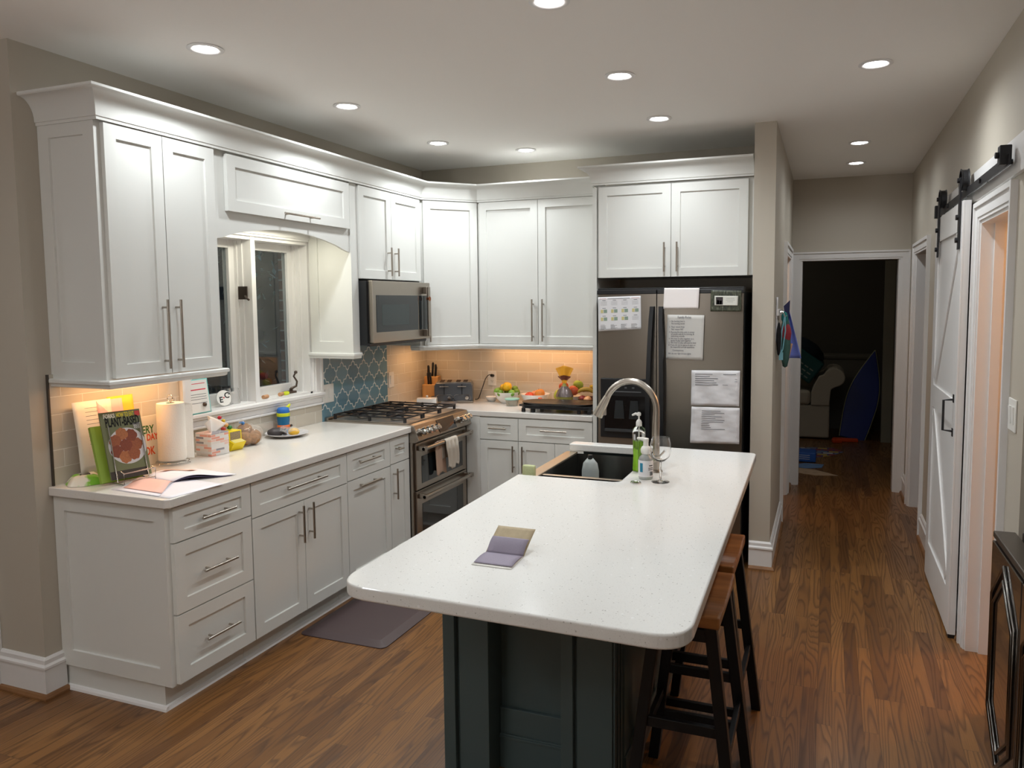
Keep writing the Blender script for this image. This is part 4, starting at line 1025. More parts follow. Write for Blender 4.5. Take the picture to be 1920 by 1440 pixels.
# black gloss cabinet at the right edge
t = thing('bar_cabinet', 'black gloss cabinet with chrome hexagon door outlines at the right edge', 'cabinet', (3.70, 1.80, 0))
GB = mat('black_gloss', (.02, .015, .012), .08, coat=1)
obj('body', G().box(0, .50, 0, .86, .12, .875), GB, t, bevel=.004)
obj('top_frame', G().box(-.008, .06, -.01, .87, .875, .897), mat('bronze_frame', S(88, 80, 72), .3, .6), t, bevel=.004)
obj('top_panel', G().box(.075, .50, -.01, .85, .875, .903), BLACK, t, bevel=.003)
for y0 in (.005, .435):
    d = obj('door', G().box(-.012, 0, y0, y0+.42, .13, .868), GB, t, bevel=.003)
    yc = y0+.21; hx = [(yc, .17), (yc+.16, .30), (yc+.16, .70), (yc, .84), (yc-.16, .70), (yc-.16, .30)]
    g = G()
    for sc_ in (1.0, .86):
        P = [(-.016, yc+(a-yc)*sc_, .505+(b-.505)*sc_) for a, b in hx]; g.tube(P+[P[0]], .006, 8)
    obj('hexagon_trim', g, mat('smoke_chrome', S(120, 116, 112), .2, 1), d, smooth=50)
for x, y in ((.03, .03), (.03, .83), (.45, .03), (.45, .83)):
    obj('foot', G().lathe([(0, .12), (.022, .12), (.014, .06), (.020, .02), (.016, 0), (0, 0)], (x, y, 0), 16), mat('smoke_chrome', S(120,116,112)), t, smooth=40)
g = G().box(3.94, 4.5, 1.2, 2.74, .930, .965).box(4.0, 4.5, 1.2, 2.70, 0, .93)
single('niche_counter', G().box(4.25, 4.998, .4, 2.81, .876, .914).box(4.28, 4.998, .4, 2.81, 0, .876), [QUARTZL], 'white counter in the side niche at the right edge, behind the black cabinet', 'countertop')

# ---------------------------------------------------------------- back counter things
ZC = .9145
def bowl_g(r, h, t_=.004, foot=.5, el=1.0):
    g = G().lathe([(0, 0), (r*foot, 0), (r*.82, h*.45), (r, h), (r-t_, h), (r*.82-t_, h*.47), (r*foot-t_, t_*1.5), (0, t_*1.5)], n=36)
    return g.xf(Matrix.Diagonal((1, el, 1, 1)))
# knife block
t = thing('knife_block', 'bamboo knife block with black-handled knives in the back corner', 'knife block', (.115, 5.165, ZC), math.radians(12))
g = G().prism([(-.075, 0), (.085, 0), (.085, .145), (.035, .15), (.035, .165), (-.03, .185), (-.075, .17)], -.055, .055, 'x')
g = G().box(-.058, .058, -.075, -.02, 0, .125).box(-.058, .058, -.018, .075, 0, .185)
obj('block', g, BAMBOO, t, bevel=.005)
hs = [(-.012, -.045, .125, .10), (.008, -.048, .125, .10), (-.02, .0, .18, .10), (.005, .005, .18, .125), (.03, .0, .18, .11), (.022, .04, .18, .09)]
for i, (x, y, z, L) in enumerate(hs):
    k = Vector((.10*(1 if i > 2 else -.2), -.12, 1)).normalized(); p = Vector((x, y, z-.003))
    obj('knife', G().tube([p, p+k*L*.15, p+k*L*.5, p+k*L*.9, p+k*L], [.008, .009, .0085, .010, .006], 10), BLACK, t, smooth=60)
t2 = obj('scissors', G().tube([(-.045, .03, .18), (-.040, .03, .27)], .004, 8).tube([(-.040, .03, .18), (-.032, .03, .265)], .004, 8), mat('brown_wood_handle', S(96, 58, 34), .5), t, smooth=50)
# toaster
t = thing('toaster', 'grey four-slot toaster with two chrome lever sets on the back counter', 'toaster', (.372, 5.065, ZC), math.radians(24))
TG = mat('toaster_grey', S(92, 96, 102), .28, .3)
g = G().prism([(-.15, .012), (.15, .012), (.15, .135), (.138, .158), (-.138, .158), (-.15, .135)], -.10, .12, 'y')
obj('body', g, TG, t, bevel=.008, smooth=30)
obj('top_plate', G().box(-.135, .135, -.085, .11, .158, .163), STEEL, t, bevel=.002)
for x in (-.098, -.042, .030, .086): obj('slot', G().box(x-.012, x+.022, -.07, .09, .162, .1645), mat('slot_dark', S(40, 26, 20), .7), t)
obj('base_band', G().box(-.153, .153, -.104, .122, .0, .014), STEEL, t, bevel=.002)
for cx in (-.072, .066):
    obj('lever_slot', G().box(cx-.003, cx+.003, -.102, -.0995, .07, .15), BLACK, t)
    obj('lever', G().box(cx-.036, cx+.036, -.122, -.102, .130, .136), CHROME, t, bevel=.002)
    g = G(); P = []
    for k in range(24):
        a = 2*PI*k/24; P.append((cx+(.042 if math.cos(a) > 0 else -.042)+.024*math.cos(a), -.104, .042+.024*math.sin(a)))
    g.tube(P+[P[0]], .0022, 6, caps=False)
    obj('control_ring', g, CHROME, t, smooth=60)
    obj('knob', G().cyl((cx+.038, -.101, .042), (cx+.038, -.118, .042), .014, 20), CHROME, t, smooth=40)
def smooth_(P, n=6):
    P = [Vector(p) for p in P]; Q = [P[0]]+P+[P[-1]]; o = []
    for i in range(1, len(Q)-2):
        for k in range(n):
            t_ = k/n; a, b, c, d = Q[i-1:i+3]; o.append(.5*((2*b)+(c-a)*t_+(2*a-5*b+4*c-d)*t_*t_+(3*b-a-3*c+d)*t_**3))
    return o+[P[-1]]
single('power_cord', G().tube(smooth_([(.620, YB-.022, 1.112), (.60, YB-.05, 1.118), (.575, YB-.06, 1.09), (.555, YB-.07, 1.03), (.53, YB-.08, .955), (.515, YB-.08, .925), (.49, YB-.09, .920)]), .0035, 8).cyl((.622, YB-.019, 1.11), (.618, YB-.045, 1.114), .012, 12),
       BLACK, 'black toaster cord plugged into the back wall outlet', 'cord', smooth=60)
# butter dish and saucer on the corner counter behind the range
t = thing('butter_dish', 'white lidded butter dish behind the range', 'butter dish', (.275, 4.80, ZC), math.radians(20))
obj('tray', G().box(-.10, .10, -.055, .055, 0, .008), WHITE, t, bevel=.004)
obj('lid', G().prism([(-.04, .008), (.04, .008), (.034, .05), (.022, .06), (-.022, .06), (-.034, .05)], -.075, .075, 'x').lathe([(0, .058), (.005, .060), (.010, .072), (.006, .078), (0, .079)]), WHITE, t, bevel=.004, smooth=40)
single('saucer', G().lathe([(0, 0), (.03, 0), (.055, .02), (.068, .026), (.066, .028), (.05, .020), (0, .004)]), mat('dark_stoneware', S(84, 78, 76), .3), 'small dark-rimmed saucer beside the butter dish', 'saucer', loc=(.46, 4.80, ZC), smooth=50)
single('salt_cellar', G().ell((0, 0, .022), .022, .022, .022), mat('dark_wood', S(52, 34, 26), .3), 'small round dark wooden cellar between knife block and toaster', 'salt cellar', loc=(.205, 5.02, ZC), smooth=60)
# fruit bowls
FR = []
def fruit(kind, x, y, z, r, col, label, cat, group, squash=.92, leafy=True, name=None):
    fn = lambda d: 1-.16*max(0, d.z-.75)*4*.6-.05*max(0, -d.z-.8)
    o = single(kind, G().ell((0, 0, 0), r, r*(1.0), r*squash, 18, fn=fn), mat(name or kind, col, .35, var=.18, bscale=25), label, cat, group, loc=(x, y, z), smooth=80)
    o.rotation_euler = (random.uniform(-.5, .5), random.uniform(-.4, .4), random.uniform(0, 6))
    FR.append((o, r))
    if leafy: obj('stem', G().tube([(0, 0, r*squash*.72), (.002, 0, r*squash*1.05)], .0018, 6), mat('stem_brown', S(80, 56, 34), .7), o)
    return o
single('fruit_bowl', bowl_g(.105, .088), WHITE, 'white bowl holding limes and a lemon', 'bowl', 'white bowls on the back counter', loc=(.805, 5.125, ZC), smooth=50)
limes = [(-.055, -.045, .10), (-.062, .01, .108), (-.02, -.06, .094), (.052, -.045, .094), (.072, -.01, .10), (.055, .03, .112), (-.02, .04, .10), (.015, -.055, .088)]
for i, (dx, dy, dz) in enumerate(limes):
    fruit('lime', .805+dx, 5.125+dy, ZC+dz-.012, .027, S(112, 150, 52) if i % 3 else S(128, 172, 66), 'green lime heaped in the white bowl beside the lemon', 'lime', 'limes in the white bowl', 1.1, False, 'lime%d' % (i % 3 > 0))
fruit('lemon', .815, 5.085, ZC+.115, .037, S(244, 184, 30), 'big yellow-orange lemon on top of the limes', 'lemon', None, .95, False)
fruit('lemon', .775, 5.12, ZC+.112, .030, S(238, 190, 60), 'smaller lemon half hidden behind the big one in the lime bowl', 'lemon', None, .95, False, 'lemon_b')
single('small_dish', bowl_g(.052, .038), WHITE, 'small white dish left of the lime bowl', 'bowl', None, loc=(.65, 5.17, ZC), smooth=50)
t = thing('food_container', 'small clear food container with an aqua lid before the fruit bowls', 'container', (.905, 4.985, ZC))
obj('tub', G().lathe([(0, 0), (.042, 0), (.052, .045), (.054, .045), (.056, .047), (.050, .047), (.040, .003), (0, .003)]), mat('cloudy_plastic', S(220, 215, 200), .2, trans=.7), t, smooth=50)
obj('lid', G().lathe([(0, .047), (.056, .047), (.057, .055), (.05, .057), (0, .056)]), mat('aqua_lid', S(150, 205, 195), .35), t, smooth=50)
single('fruit_bowl', bowl_g(.115, .080), WHITE, 'white bowl with a tomato and an onion-coloured apple, middle of the back counter', 'bowl', 'white bowls on the back counter', loc=(1.045, 5.115, ZC), smooth=50)
fruit('apple', 1.085, 5.105, ZC+.085, .040, S(218, 140, 66), 'orange-brown apple in the middle white bowl', 'apple', None)
fruit('tomato', 1.005, 5.09, ZC+.065, .036, S(206, 74, 50), 'red tomato low in the middle white bowl', 'tomato', None, .8)
fruit('tomato', 1.03, 5.15, ZC+.072, .034, S(226, 150, 110), 'pale peach at the back of the middle white bowl', 'peach', None, .9, name='peach')
t = thing('plate', 'white rectangular plate with a red tomato behind the griddle', 'plate', (1.13, 4.985, ZC), 0)
obj('dish', G().prism([(-.11, -.05), (.11, -.05), (.12, .05), (-.12, .05)], 0, .045).xf(Matrix.Diagonal((1, 1, 1, 1))), WHITE, t, bevel=.006)
fruit('tomato', 1.135, 4.985, ZC+.056, .020, S(214, 92, 60), 'small red tomato on the white plate behind the griddle', 'tomato', None, .75, name='tomato_small')
single('fruit_bowl', bowl_g(.100, .075), WHITE, 'white bowl piled with apples and pears behind the griddle', 'bowl', 'white bowls on the back counter', loc=(1.315, 5.135, ZC), smooth=50)
fruit('pear', 1.245, 5.09, ZC+.085, .036, S(176, 178, 66), 'yellow-green pear at the left of the piled fruit bowl', 'pear', None, 1.25)
fruit('apple', 1.28, 5.10, ZC+.145, .038, S(200, 84, 52), 'red apple high on the left of the piled fruit', 'apple', None, name='apple_red')
fruit('apple', 1.365, 5.10, ZC+.125, .040, S(206, 100, 66), 'striped red apple at the right of the piled fruit', 'apple', None, name='apple_str')
fruit('apple', 1.375, 5.15, ZC+.150, .040, S(150, 176, 66), 'green apple topping the back of the piled fruit', 'apple', None, name='apple_green')
fruit('apple', 1.30, 5.165, ZC+.09, .042, S(226, 160, 80), 'golden apple behind the red one in the piled bowl', 'apple', None, name='apple_gold')
# bread bag with orange tag standing in front of the fruit
t = thing('bread_bag', 'clear bakery bag with an orange flared top standing among the fruit bowls', 'bag', (1.325, 4.99, ZC)); t.scale = (1.2, 1.1, 1.22)
obj('bag_body', G().lathe([(0, 0), (.052, 0), (.056, .02), (.054, .075), (.04, .11), (.016, .135), (.010, .15)], n=20).xf(Matrix.Diagonal((1, .7, 1, 1))), mat('olive_pack', S(150, 142, 70), .3, var=.3, bscale=40), t, smooth=50)
obj('bag_window', G().lathe([(.058, .070), (.055, .078), (.043, .108), (.02, .132)], n=20).xf(Matrix.Diagonal((1, .7, 1, 1))), mat('foil', S(120, 108, 106), .22, .4, bump=1, bscale=60), t, smooth=60)
g = G(); g.grid(lambda u, v: ((.008+.05*v)*(u*2-1), .010*math.sin(u*9)*v, .145+.115*v-.02*abs(u*2-1)*v), 16, 10)
o = obj('bag_top', g, mat('orange_print', S(250, 176, 48), .45), t, solid=.001, smooth=80)
g = G(); g.grid(lambda u, v: ((.018+.026*v)*(u*2-1), -.0025+.010*math.sin(u*9)*(.2+.25*v), .172+.028*v-.02*abs(u*2-1)*(.2+.25*v)), 16, 4)
obj('bag_print', g, mat('brown_print', S(110, 52, 30), .5), o, solid=.001)
t = thing('fruit_bowl', 'dark wooden bowl of bananas and onions beside the fridge panel', 'bowl', (1.525, 5.06, ZC))
obj('wooden_bowl', bowl_g(.118, .072, .007), wood_mat('bowl_wood', S(78, 44, 26), S(104, 62, 36), (20, 20, 40), .3, .3), t, smooth=50)
def settle(items, c, R_, h):
    for _ in range(80):
        for i, (a, ra) in enumerate(items):
            for b, rb in items[i+1:]:
                d = b.location-a.location; L_ = d.length; m = (ra+rb)*1.0-L_
                if m > 0: d.normalize(); a.location -= d*m*.5; b.location += d*m*.5
            q = a.location; t_ = max(0, (q.z-ZC)/h); lim = (R_*(.5+.5*min(1, t_)) if t_ < 1.1 else R_*1.15)-ra*.9
            e_ = Vector((q.x-c[0], q.y-c[1])); 
            if e_.length > max(lim, .01): e_ = e_.normalized()*max(lim, .01); a.location.x = c[0]+e_.x; a.location.y = c[1]+e_.y
            a.location.z = max(a.location.z, ZC+ra+.006)
settle([f for f in FR if f[0].name.startswith(('lime', 'lemon'))], (.805, 5.125), .105, .088)
settle([f for f in FR if abs(f[0].location.x-1.045) < .06 and f[0].location.y > 5.05], (1.045, 5.115), .115, .08)
settle([f for f in FR if f[0].location.x > 1.2], (1.315, 5.135), .115, .075)
def banana(p, a0, label, col):
    g = G(); P = []; R_ = []
    for k in range(12):
        u = k/11; a = -.9+1.8*u; P.append((.085*math.sin(a), 0, .085*math.cos(a)-.06)); R_.append(.016*min(1, .35+2.4*u*(1-u)+.2))
    o = single('banana', g.tube(P, R_, 8), mat('banana%d' % col, S(222, 170, 48) if col else S(176, 142, 52), .45, var=.2, bscale=30), label, 'banana', loc=p, smooth=50); o.rotation_euler = a0
    return o
banana((1.485, 5.04, ZC+.115), (.2, .1, .1), 'spotted banana lying across the wooden bowl', 0)
banana((1.55, 5.03, ZC+.118), (.3, .9, 1.0), 'bright yellow banana standing up in the wooden bowl', 1)
banana((1.50, 5.09, ZC+.105), (.4, .25, -.1), 'darker banana at the back of the wooden bowl', 0)
fruit('onion', 1.455, 5.02, ZC+.072, .026, S(150, 58, 54), 'red onion at the left edge of the wooden bowl', 'onion', None)
fruit('onion', 1.505, 4.985, ZC+.068, .030, S(232, 170, 120), 'pale onion at the front of the wooden bowl', 'onion', None, name='onion_pale')
# griddle
t = thing('electric_griddle', 'black electric griddle with legs on the back counter by the fridge', 'griddle', (1.355, 4.80, ZC), math.radians(1))
def sup(rx, ry, p=4, n=40): return [(math.copysign(abs(math.cos(2*PI*k/n))**(2/p), math.cos(2*PI*k/n))*rx, math.copysign(abs(math.sin(2*PI*k/n))**(2/p), math.sin(2*PI*k/n))*ry) for k in range(n)]
g = G().prism(sup(.268, .120, 5), .028, .055, 'z'); obj('base', g, BLACK, t, bevel=.004, smooth=40)
A1 = sup(.262, .125, 3.2); A2 = sup(.275, .135, 3.2); A3 = sup(.262, .122, 3.2); A4 = sup(.235, .10, 3.2); n = len(A1)
vs = [(a, b, .055) for a, b in A1]+[(a, b, .070) for a, b in A2]+[(a, b, .068) for a, b in A3]+[(a, b, .060) for a, b in A4]
fs = [tuple(range(n-1, -1, -1)), tuple(range(3*n, 4*n))]+[(j*n+i, j*n+(i+1) % n, (j+1)*n+(i+1) % n, (j+1)*n+i) for j in range(3) for i in range(n)]
obj('cooking_plate', G().add(vs, fs), mat('griddle_nonstick', S(34, 30, 28), .35, coat=.15), t, smooth=40)
for x in (-.245, -.17, .17, .245):
    for y in (-.09, .09): obj('foot', G().box(x-.012, x+.012, y-.012, y+.012, 0, .03), BLACK, t, bevel=.003)
obj('handle', G().box(-.295, -.255, -.05, .05, .034, .048), BLACK, t, bevel=.004)
obj('handle', G().box(.255, .278, -.05, .05, .034, .048), BLACK, t, bevel=.004)

# ---------------------------------------------------------------- left counter things
# paper towel on a wire holder
t = thing('paper_towel_roll', 'white paper towel roll standing on a chrome wire holder', 'paper towels', (.125, 2.525, ZC))
g = G().lathe([(.02, .022), (.062, .022), (.064, .03), (.064, .295), (.062, .302), (.02, .302)], n=40); g.grid(lambda u, v: (.064*math.cos(.9)+.003*u, .064*math.sin(.9)+.045*u, .024+.275*v-.01*u), 4, 4)
obj('towel_roll', g, mat('paper_towel', S(238, 232, 222), .95, bump=.6, bscale=150), t, smooth=60)
g = G().tube([(.075*math.cos(a), .075*math.sin(a), .012) for a in [2*PI*k/32 for k in range(33)]], .003, 8)
g.cyl((0, 0, .012), (0, 0, .31), .003, 8).tube([(0, 0, .31)]+[(.017*math.sin(a), 0, .325-.017*math.cos(a)) for a in [2*PI*k/16 for k in range(17)]], .0025, 8)
for k in range(3):
    a = k*2*PI/3+.5; g.tube([(0, 0, .012), (.075*math.cos(a), .075*math.sin(a), .012), (.082*math.cos(a), .082*math.sin(a), .0035)], .003, 8)
obj('wire_stand', g, CHROME, t, smooth=60)
# cook book stand and books
def book(name, label, cat, A, B, T, th, mcov, group=None, pages=True):
    """A,B: bottom corners (left,right); T: top-left corner; thickness goes back (away from the room)"""
    A, B, T = Vector(A), Vector(B), Vector(T); M = frame(A, B-A, T-A); w_ = (B-A).length; h_ = (T-A).dot(Vector(M.col[1][:3])); 
    o = thing(name, label, cat, group=group); o.matrix_world = M
    obj('cover', G().box(0, w_, 0, h_, -.0012, 0).box(0, w_, 0, h_, -th, -th+.0012).box(-.001, .0005, 0, h_, -th, 0), mcov, o)
    obj('pages', G().box(.001, w_-.003, .003, h_-.003, -th+.0012, -.0012), PAPER, o)
    return o, w_, h_
MG = mat('magazine_cover', S(112, 116, 82), .35, var=.15, bscale=12)
t, w_, h_ = book('cook_book', 'cooking magazine with HOW TO EAT PLANT-BASED title on a wire stand', 'book', (.245, 2.085, ZC+.022), (.290, 2.252, ZC+.022), (.158, 2.10, 1.225), .008, MG, None)
I4 = Matrix.Identity(4)
def T_(x, y, z=.0004): return Matrix.Translation((x, y, z))
text('title_print', 'PLANT-BASED', .058, INKD, t, T_(w_*.52, h_*.835), .0016, fit=w_*.84)
text('title_print', 'HOW TO EAT', .030, mat('yellow_print', S(214, 200, 50), .5), t, T_(w_*.62, h_*.935), .001, fit=w_*.44)
text('title_print', 'FORKS', .026, mat('cream_print', S(220, 215, 200), .5), t, T_(w_*.22, h_*.935), .001, fit=w_*.28)
obj('badge', G().box(w_*.86, w_*.985, h_*.90, h_*.975, 0, .0006), mat('red_badge', S(206, 70, 60), .5), t)
pl = G().cyl((w_*.54, h_*.47, .0), (w_*.54, h_*.47, .0006), w_*.47, 40)
pl.v = [(min(max(x, .001), w_-.001), y, z) for x, y, z in pl.v]
pl = obj('plate_picture', pl, mat('printed_plate', S(206, 204, 204), .5), t)
g = G(); rm = random.Random(5)
for k in range(8):
    a = k/7*2*PI; r_ = .048 if k < 7 else 0; g = G(); n_ = 36; cx, cy = w_*.5+r_*math.cos(a)*.95, h_*.48+r_*math.sin(a)*1.1
    g.prism([(cx+.026*(1+.07*math.sin(.9*j+k))*math.cos(2*PI*j/n_), cy+.028*(1+.07*math.sin(1.3*j+k))*math.sin(2*PI*j/n_)) for j in range(n_)], .0006, .0009+k*.00005, 'z')
    obj('meatball_picture', g, mat('meatball%d' % (k % 3), (S(150, 84, 50), S(128, 62, 38), S(170, 104, 62))[k % 3], .5, var=.35, bscale=140), pl)
obj('corner_print', G().box(0, w_*.9, 0, h_*.12, .0002, .0004), mat('dark_print', S(60, 52, 44), .5, var=.4, bscale=60), t)
for k, (s_, yy_) in enumerate((('OIL-FREE', .78), ('WHOLE', .75), ('FOODS', .72))): text('blurb_print', s_, .012, PAPER, t, T_(w_*.86, h_*yy_), .0002, sx=.7)
t, w_, h_ = book('cook_book', 'thin light-green-spined cook book behind the magazine', 'book', (.215, 2.062, ZC+.012), (.262, 2.232, ZC+.012), (.128, 2.078, 1.165), .020, mat('green_cover', S(140, 170, 60), .5))
t, w_, h_ = book('folder', 'blue and white patterned folder leaning behind the magazine', 'folder', (.190, 2.135, ZC+.012), (.228, 2.300, ZC+.012), (.105, 2.150, 1.205), .006, mat('folder_blue', S(60, 100, 170), .5))
for k, (y0, y1, c) in enumerate(((.6, .78, S(236, 190, 170)), (.3, .5, S(222, 220, 130)), (.5, .6, S(200, 210, 225)))): obj('colour_patch', G().prism([(w_*.7, h_*y0), (w_, h_*(y0-.06)), (w_, h_*y1), (w_*.75, h_*(y1-.04))], 0, .0005, 'z'), mat('patch%d' % k, c, .6), t)
t, w_, h_ = book('cook_book', "white cook book with green and orange EVERY title, half behind the paper towels", 'book', (.048, 2.365, ZC+.001), (.054, 2.555, ZC+.001), (.034, 2.365, 1.155), .018, mat('white_cover', S(228, 222, 205), .5))
GT = mat('green_title', S(60, 110, 50), .6); OT = mat('orange_title', S(220, 86, 40), .6)
text('title_print', 'EVERY', .055, GT, t, T_(w_*.40, h_*.72), .0012, sx=.7)
text('title_print', 'DAY', .045, OT, t, T_(w_*.62, h_*.56), .0012, sx=.7); text('title_print', 'and', .030, INKD, t, T_(w_*.18, h_*.46), .0008, sx=.8)
text('title_print', 'COOK', .055, OT, t, T_(w_*.36, h_*.28), .0012, sx=.7); obj('sun_badge', G().cyl((w_*.17, h_*.88, 0), (w_*.17, h_*.88, .0006), .017, 24), OT, t)
t = thing('book_stand', 'thin black wire cook book easel under the magazine', 'book stand', (0, 0, ZC))
g = G(); W1 = .0028
for (a, b) in (((.262, 2.105), (.205, 2.12)), ((.298, 2.235), (.24, 2.25))):
    g.tube([(a[0]-.08, a[1]+.02, .004), (a[0]+.045, a[1]-.012, .004), (a[0]+.048, a[1]-.013, .055), (a[0]+.020, a[1]-.006, .062)], W1, 8)
    g.tube([(a[0]-.005, a[1], .010), (a[0]-.07, a[1]+.018, .25)], W1, 8)
g.tube([(.30, 2.09, .018), (.34, 2.225, .018)], W1, 8).tube([(.310, 2.093, .055), (.346, 2.222, .060)], W1, 8).tube([(.185, 2.125, .004), (.225, 2.255, .004)], W1, 8)
obj('wire_frame', g, CHROME, t, smooth=60)
def lsheet(name, label, A, B, T, m, lines=0, group=None, cat='paper', curl=.006):
    A, B, T = Vector(A), Vector(B), Vector(T); M = frame(A, B-A, T-A); w_ = (B-A).length; h_ = (T-A).length
    g = G(); f = lambda u, v: (w_*u, h_*v, curl*math.sin(v*3+u*2)); g.grid(f, 8, 8); o = single(name, g, m, label, cat, group, solid=.0005, smooth=80); o.matrix_world = M
    for k in range(lines):
        v = .9-k*.055; q = G(); x0_, x1_ = .3, .3+rn.uniform(.15, .6); q.grid(lambda u, vv: (w_*(x0_+(x1_-x0_)*u), h_*(v+.005*vv), curl*math.sin((v+.008*vv)*3+(x0_+(x1_-x0_)*u)*2)+.0006), 6, 1); obj('printed_line', q, INK, o)
    return o, w_, h_
lsheet('paper', 'loose printed sheet leaning on the tile left of the cook books', (.075, 2.075, ZC+.03), (.090, 2.26, ZC+.03), (.030, 2.03, 1.265), mat('warm_paper', S(235, 228, 215), .8), 10)
lsheet('folder', 'pink paper sticking up behind the magazine', (.090, 2.19, ZC+.02), (.10, 2.32, ZC+.02), (.035, 2.16, 1.262), mat('pink_sheet', S(236, 180, 180), .8))
lsheet('folder', 'yellow folder sticking up behind the cook books', (.060, 2.26, ZC+.01), (.065, 2.40, ZC+.01), (.022, 2.26, 1.272), mat('yellow_sheet', S(240, 200, 70), .8))
# green and white produce bag
g = G()
def bagf(u, v):
    a = 2*PI*u; r_ = math.sin(PI*min(1, v*1.0))
    return (.085+.085*math.cos(a)*(1-v*.75)*(1+.1*math.sin(5*a)), 2.085+.075*math.sin(a)*(1-v*.7)*(1+.12*math.sin(4*a+1)), ZC+.001+.040*math.sin(v*1.9)+.008*math.sin(3*a+4*v)*v*(1-v))
g.grid(bagf, 40, 10); g.v = [(max(x, .014), y, z) for x, y, z in g.v]
m_, N_, Lk, b_ = nodes('produce_bag'); nz = N_.new('ShaderNodeTexNoise'); tc_ = N_.new('ShaderNodeTexCoord'); Lk.new(tc_.outputs['Object'], nz.inputs['Vector']); nz.inputs['Scale'].default_value = 16
Lk.new(ramp(N_, Lk, nz.outputs[0], [(.47, S(228, 222, 206)), (.53, S(130, 196, 60))]), b_.inputs['Base Color']); b_.inputs['Roughness'].default_value = .3
single('produce_bag', g, m_, 'crumpled white and lime green plastic bag at the counter end', 'bag', smooth=60)
# open magazine
t = thing('open_magazine', 'open magazine lying at the front corner of the left counter', 'magazine', (0, 0, 0))
S0, S1 = Vector((.455, 2.215)), Vector((.26, 2.235))    # spine from front to back
def page(name, far, lift, m, z0, ins=0):
    F0 = Vector(far[0]); F1 = Vector(far[1]); g = G()
    def fn(u, v):
        a = S0.lerp(S1, v); b = F0.lerp(F1, v); p = a.lerp(b, u*(1-ins)); return (p.x, p.y, ZC+z0+lift*math.sin(PI*min(1, u*1.25))**1*(1-u)+.001)
    g.grid(fn, 16, 4); return obj(name, g, m, t, solid=.0008, smooth=80)
PK = mat('pink_page', S(244, 196, 180), .5); WP_ = mat('white_page', S(240, 236, 240), .5)
page('left_page', ((.600, 2.005), (.330, 2.030)), .012, WP_, .002)
page('left_page', ((.585, 2.03), (.345, 2.05)), .016, PK, .005, .05)
page('right_page', ((.615, 2.425), (.345, 2.455)), .030, WP_, .004)
page('right_page', ((.605, 2.405), (.350, 2.440)), .020, mat('under_page', S(90, 80, 110), .5), .001)
g = G(); g.grid(lambda u, v: ((.30+.05*u)+.03*v, 2.285+.15*u, ZC+.0335-.030*u+.0*v), 6, 3); obj('page_photo', g, mat('page_food', S(206, 120, 70), .5, var=.5, bscale=60), t)
lsheet('paper', 'loose white sheet lying under the open magazine', (.30, 2.03, ZC+.0006), (.665, 2.00, ZC+.0006), (.33, 2.30, ZC+.0006), WP_, 0, curl=0)
# tissue box
t = thing('tissue_box', 'cube tissue box with coral and grey brick print and a tissue standing up', 'tissue box', (.135, 2.775, ZC), math.radians(-4))
TB = bricks_mat('tissue_print', .055, .0125, [S(226, 222, 218), S(228, 160, 140), S(222, 214, 206), S(150, 146, 152), S(232, 196, 182), S(224, 220, 216)], S(228, 222, 216), .001, ax=('s', 2))
obj('box', G().box(-.056, .056, -.058, .058, 0, .118), TB, t, bevel=.002)
g = G(); g.grid(lambda u, v: ((.008+.030*v)*math.sin(u*7+.5)-.012*v*(u-.5), -.018-.050*v+(.036+.10*v)*u, .116+.095*v-.045*v*abs(u-.42)*2+.006*math.sin(u*11)*v), 22, 12)
obj('tissue', g, mat('tissue', S(240, 234, 228), .9), t, solid=.0008, smooth=80)
# yellow snack dispenser box
t = thing('snack_box', 'bright yellow cardboard box with a tilted clear front between tissues and bread', 'box', (.14, 2.905, ZC), math.radians(-6))
YL = mat('yellow_card', S(240, 212, 20), .4)
obj('box', G().prism([(-.04, 0), (.035, 0), (.065, .045), (.03, .055), (.03, .105), (-.04, .105)], -.042, .042, 'y'), YL, t, bevel=.002)
obj('clear_window', G().add([(.0655, -.036, .046), (.0655, .036, .046), (.0315, .036, .0575), (.0315, -.036, .0575)], [(0,1,2,3)]), mat('window_film', S(214, 200, 120), .15), t, solid=.001)
obj('picture_panel', G().box(.0302, .0312, -.034, .034, .058, .100), mat('nut_picture', S(150, 130, 100), .5, var=.6, bscale=160), t)
t = thing('toy', 'small pile of red, yellow and green toy pieces on top of the yellow box', 'toy', (.125, 2.885, ZC+.106))
for k, (x, y, z, r_, c) in enumerate([(0, -.02, .012, .014, S(190, 60, 50)), (0, .0, .03, .014, S(222, 170, 110)), (.005, .02, .014, .015, S(50, 120, 60)), (-.005, -.012, .055, .011, S(236, 200, 60)), (-.008, -.035, .075, .012, S(190, 40, 60)), (-.01, -.005, .038, .012, S(220, 190, 150))]):
    obj('toy_piece', G().ell((x, y, z), r_, r_*.9, r_*.8, 10), mat('toy%d' % k, c, .4), t, smooth=60)
# bread in a plastic bag
t = thing('bread_bag', 'seeded rolls in a clear plastic bag with blue tie on the left counter', 'bag', (.125, 3.045, ZC))
BR = mat('bread_crust', S(150, 106, 62), .75, bump=1, bscale=70, var=.75)
for k, (x, y, z, r_) in enumerate([(.0, .035, .042, .048), (.005, -.035, .040, .045), (-.02, .0, .085, .040), (.03, .01, .035, .036)]):
    obj('roll', G().ell((x, y, z), r_, r_*1.05, r_*.85, 18, fn=lambda d: 1+.03*math.sin(9*d.x)*math.sin(8*d.y)), BR, t, smooth=80)
g = G().ell((0, 0, .056), .074, .094, .060, 28, fn=lambda d: 1+.06*math.sin(11*d.x+3*d.z)*math.sin(9*d.y+5*d.z)+.03*math.sin(23*d.y)); g.v = [(a, b, max(c, .0015)) for a, b, c in g.v]
g.tube([(-.02, -.02, .108), (-.02, -.025, .128), (-.015, -.03, .138)], [.014, .008, .018], 10)
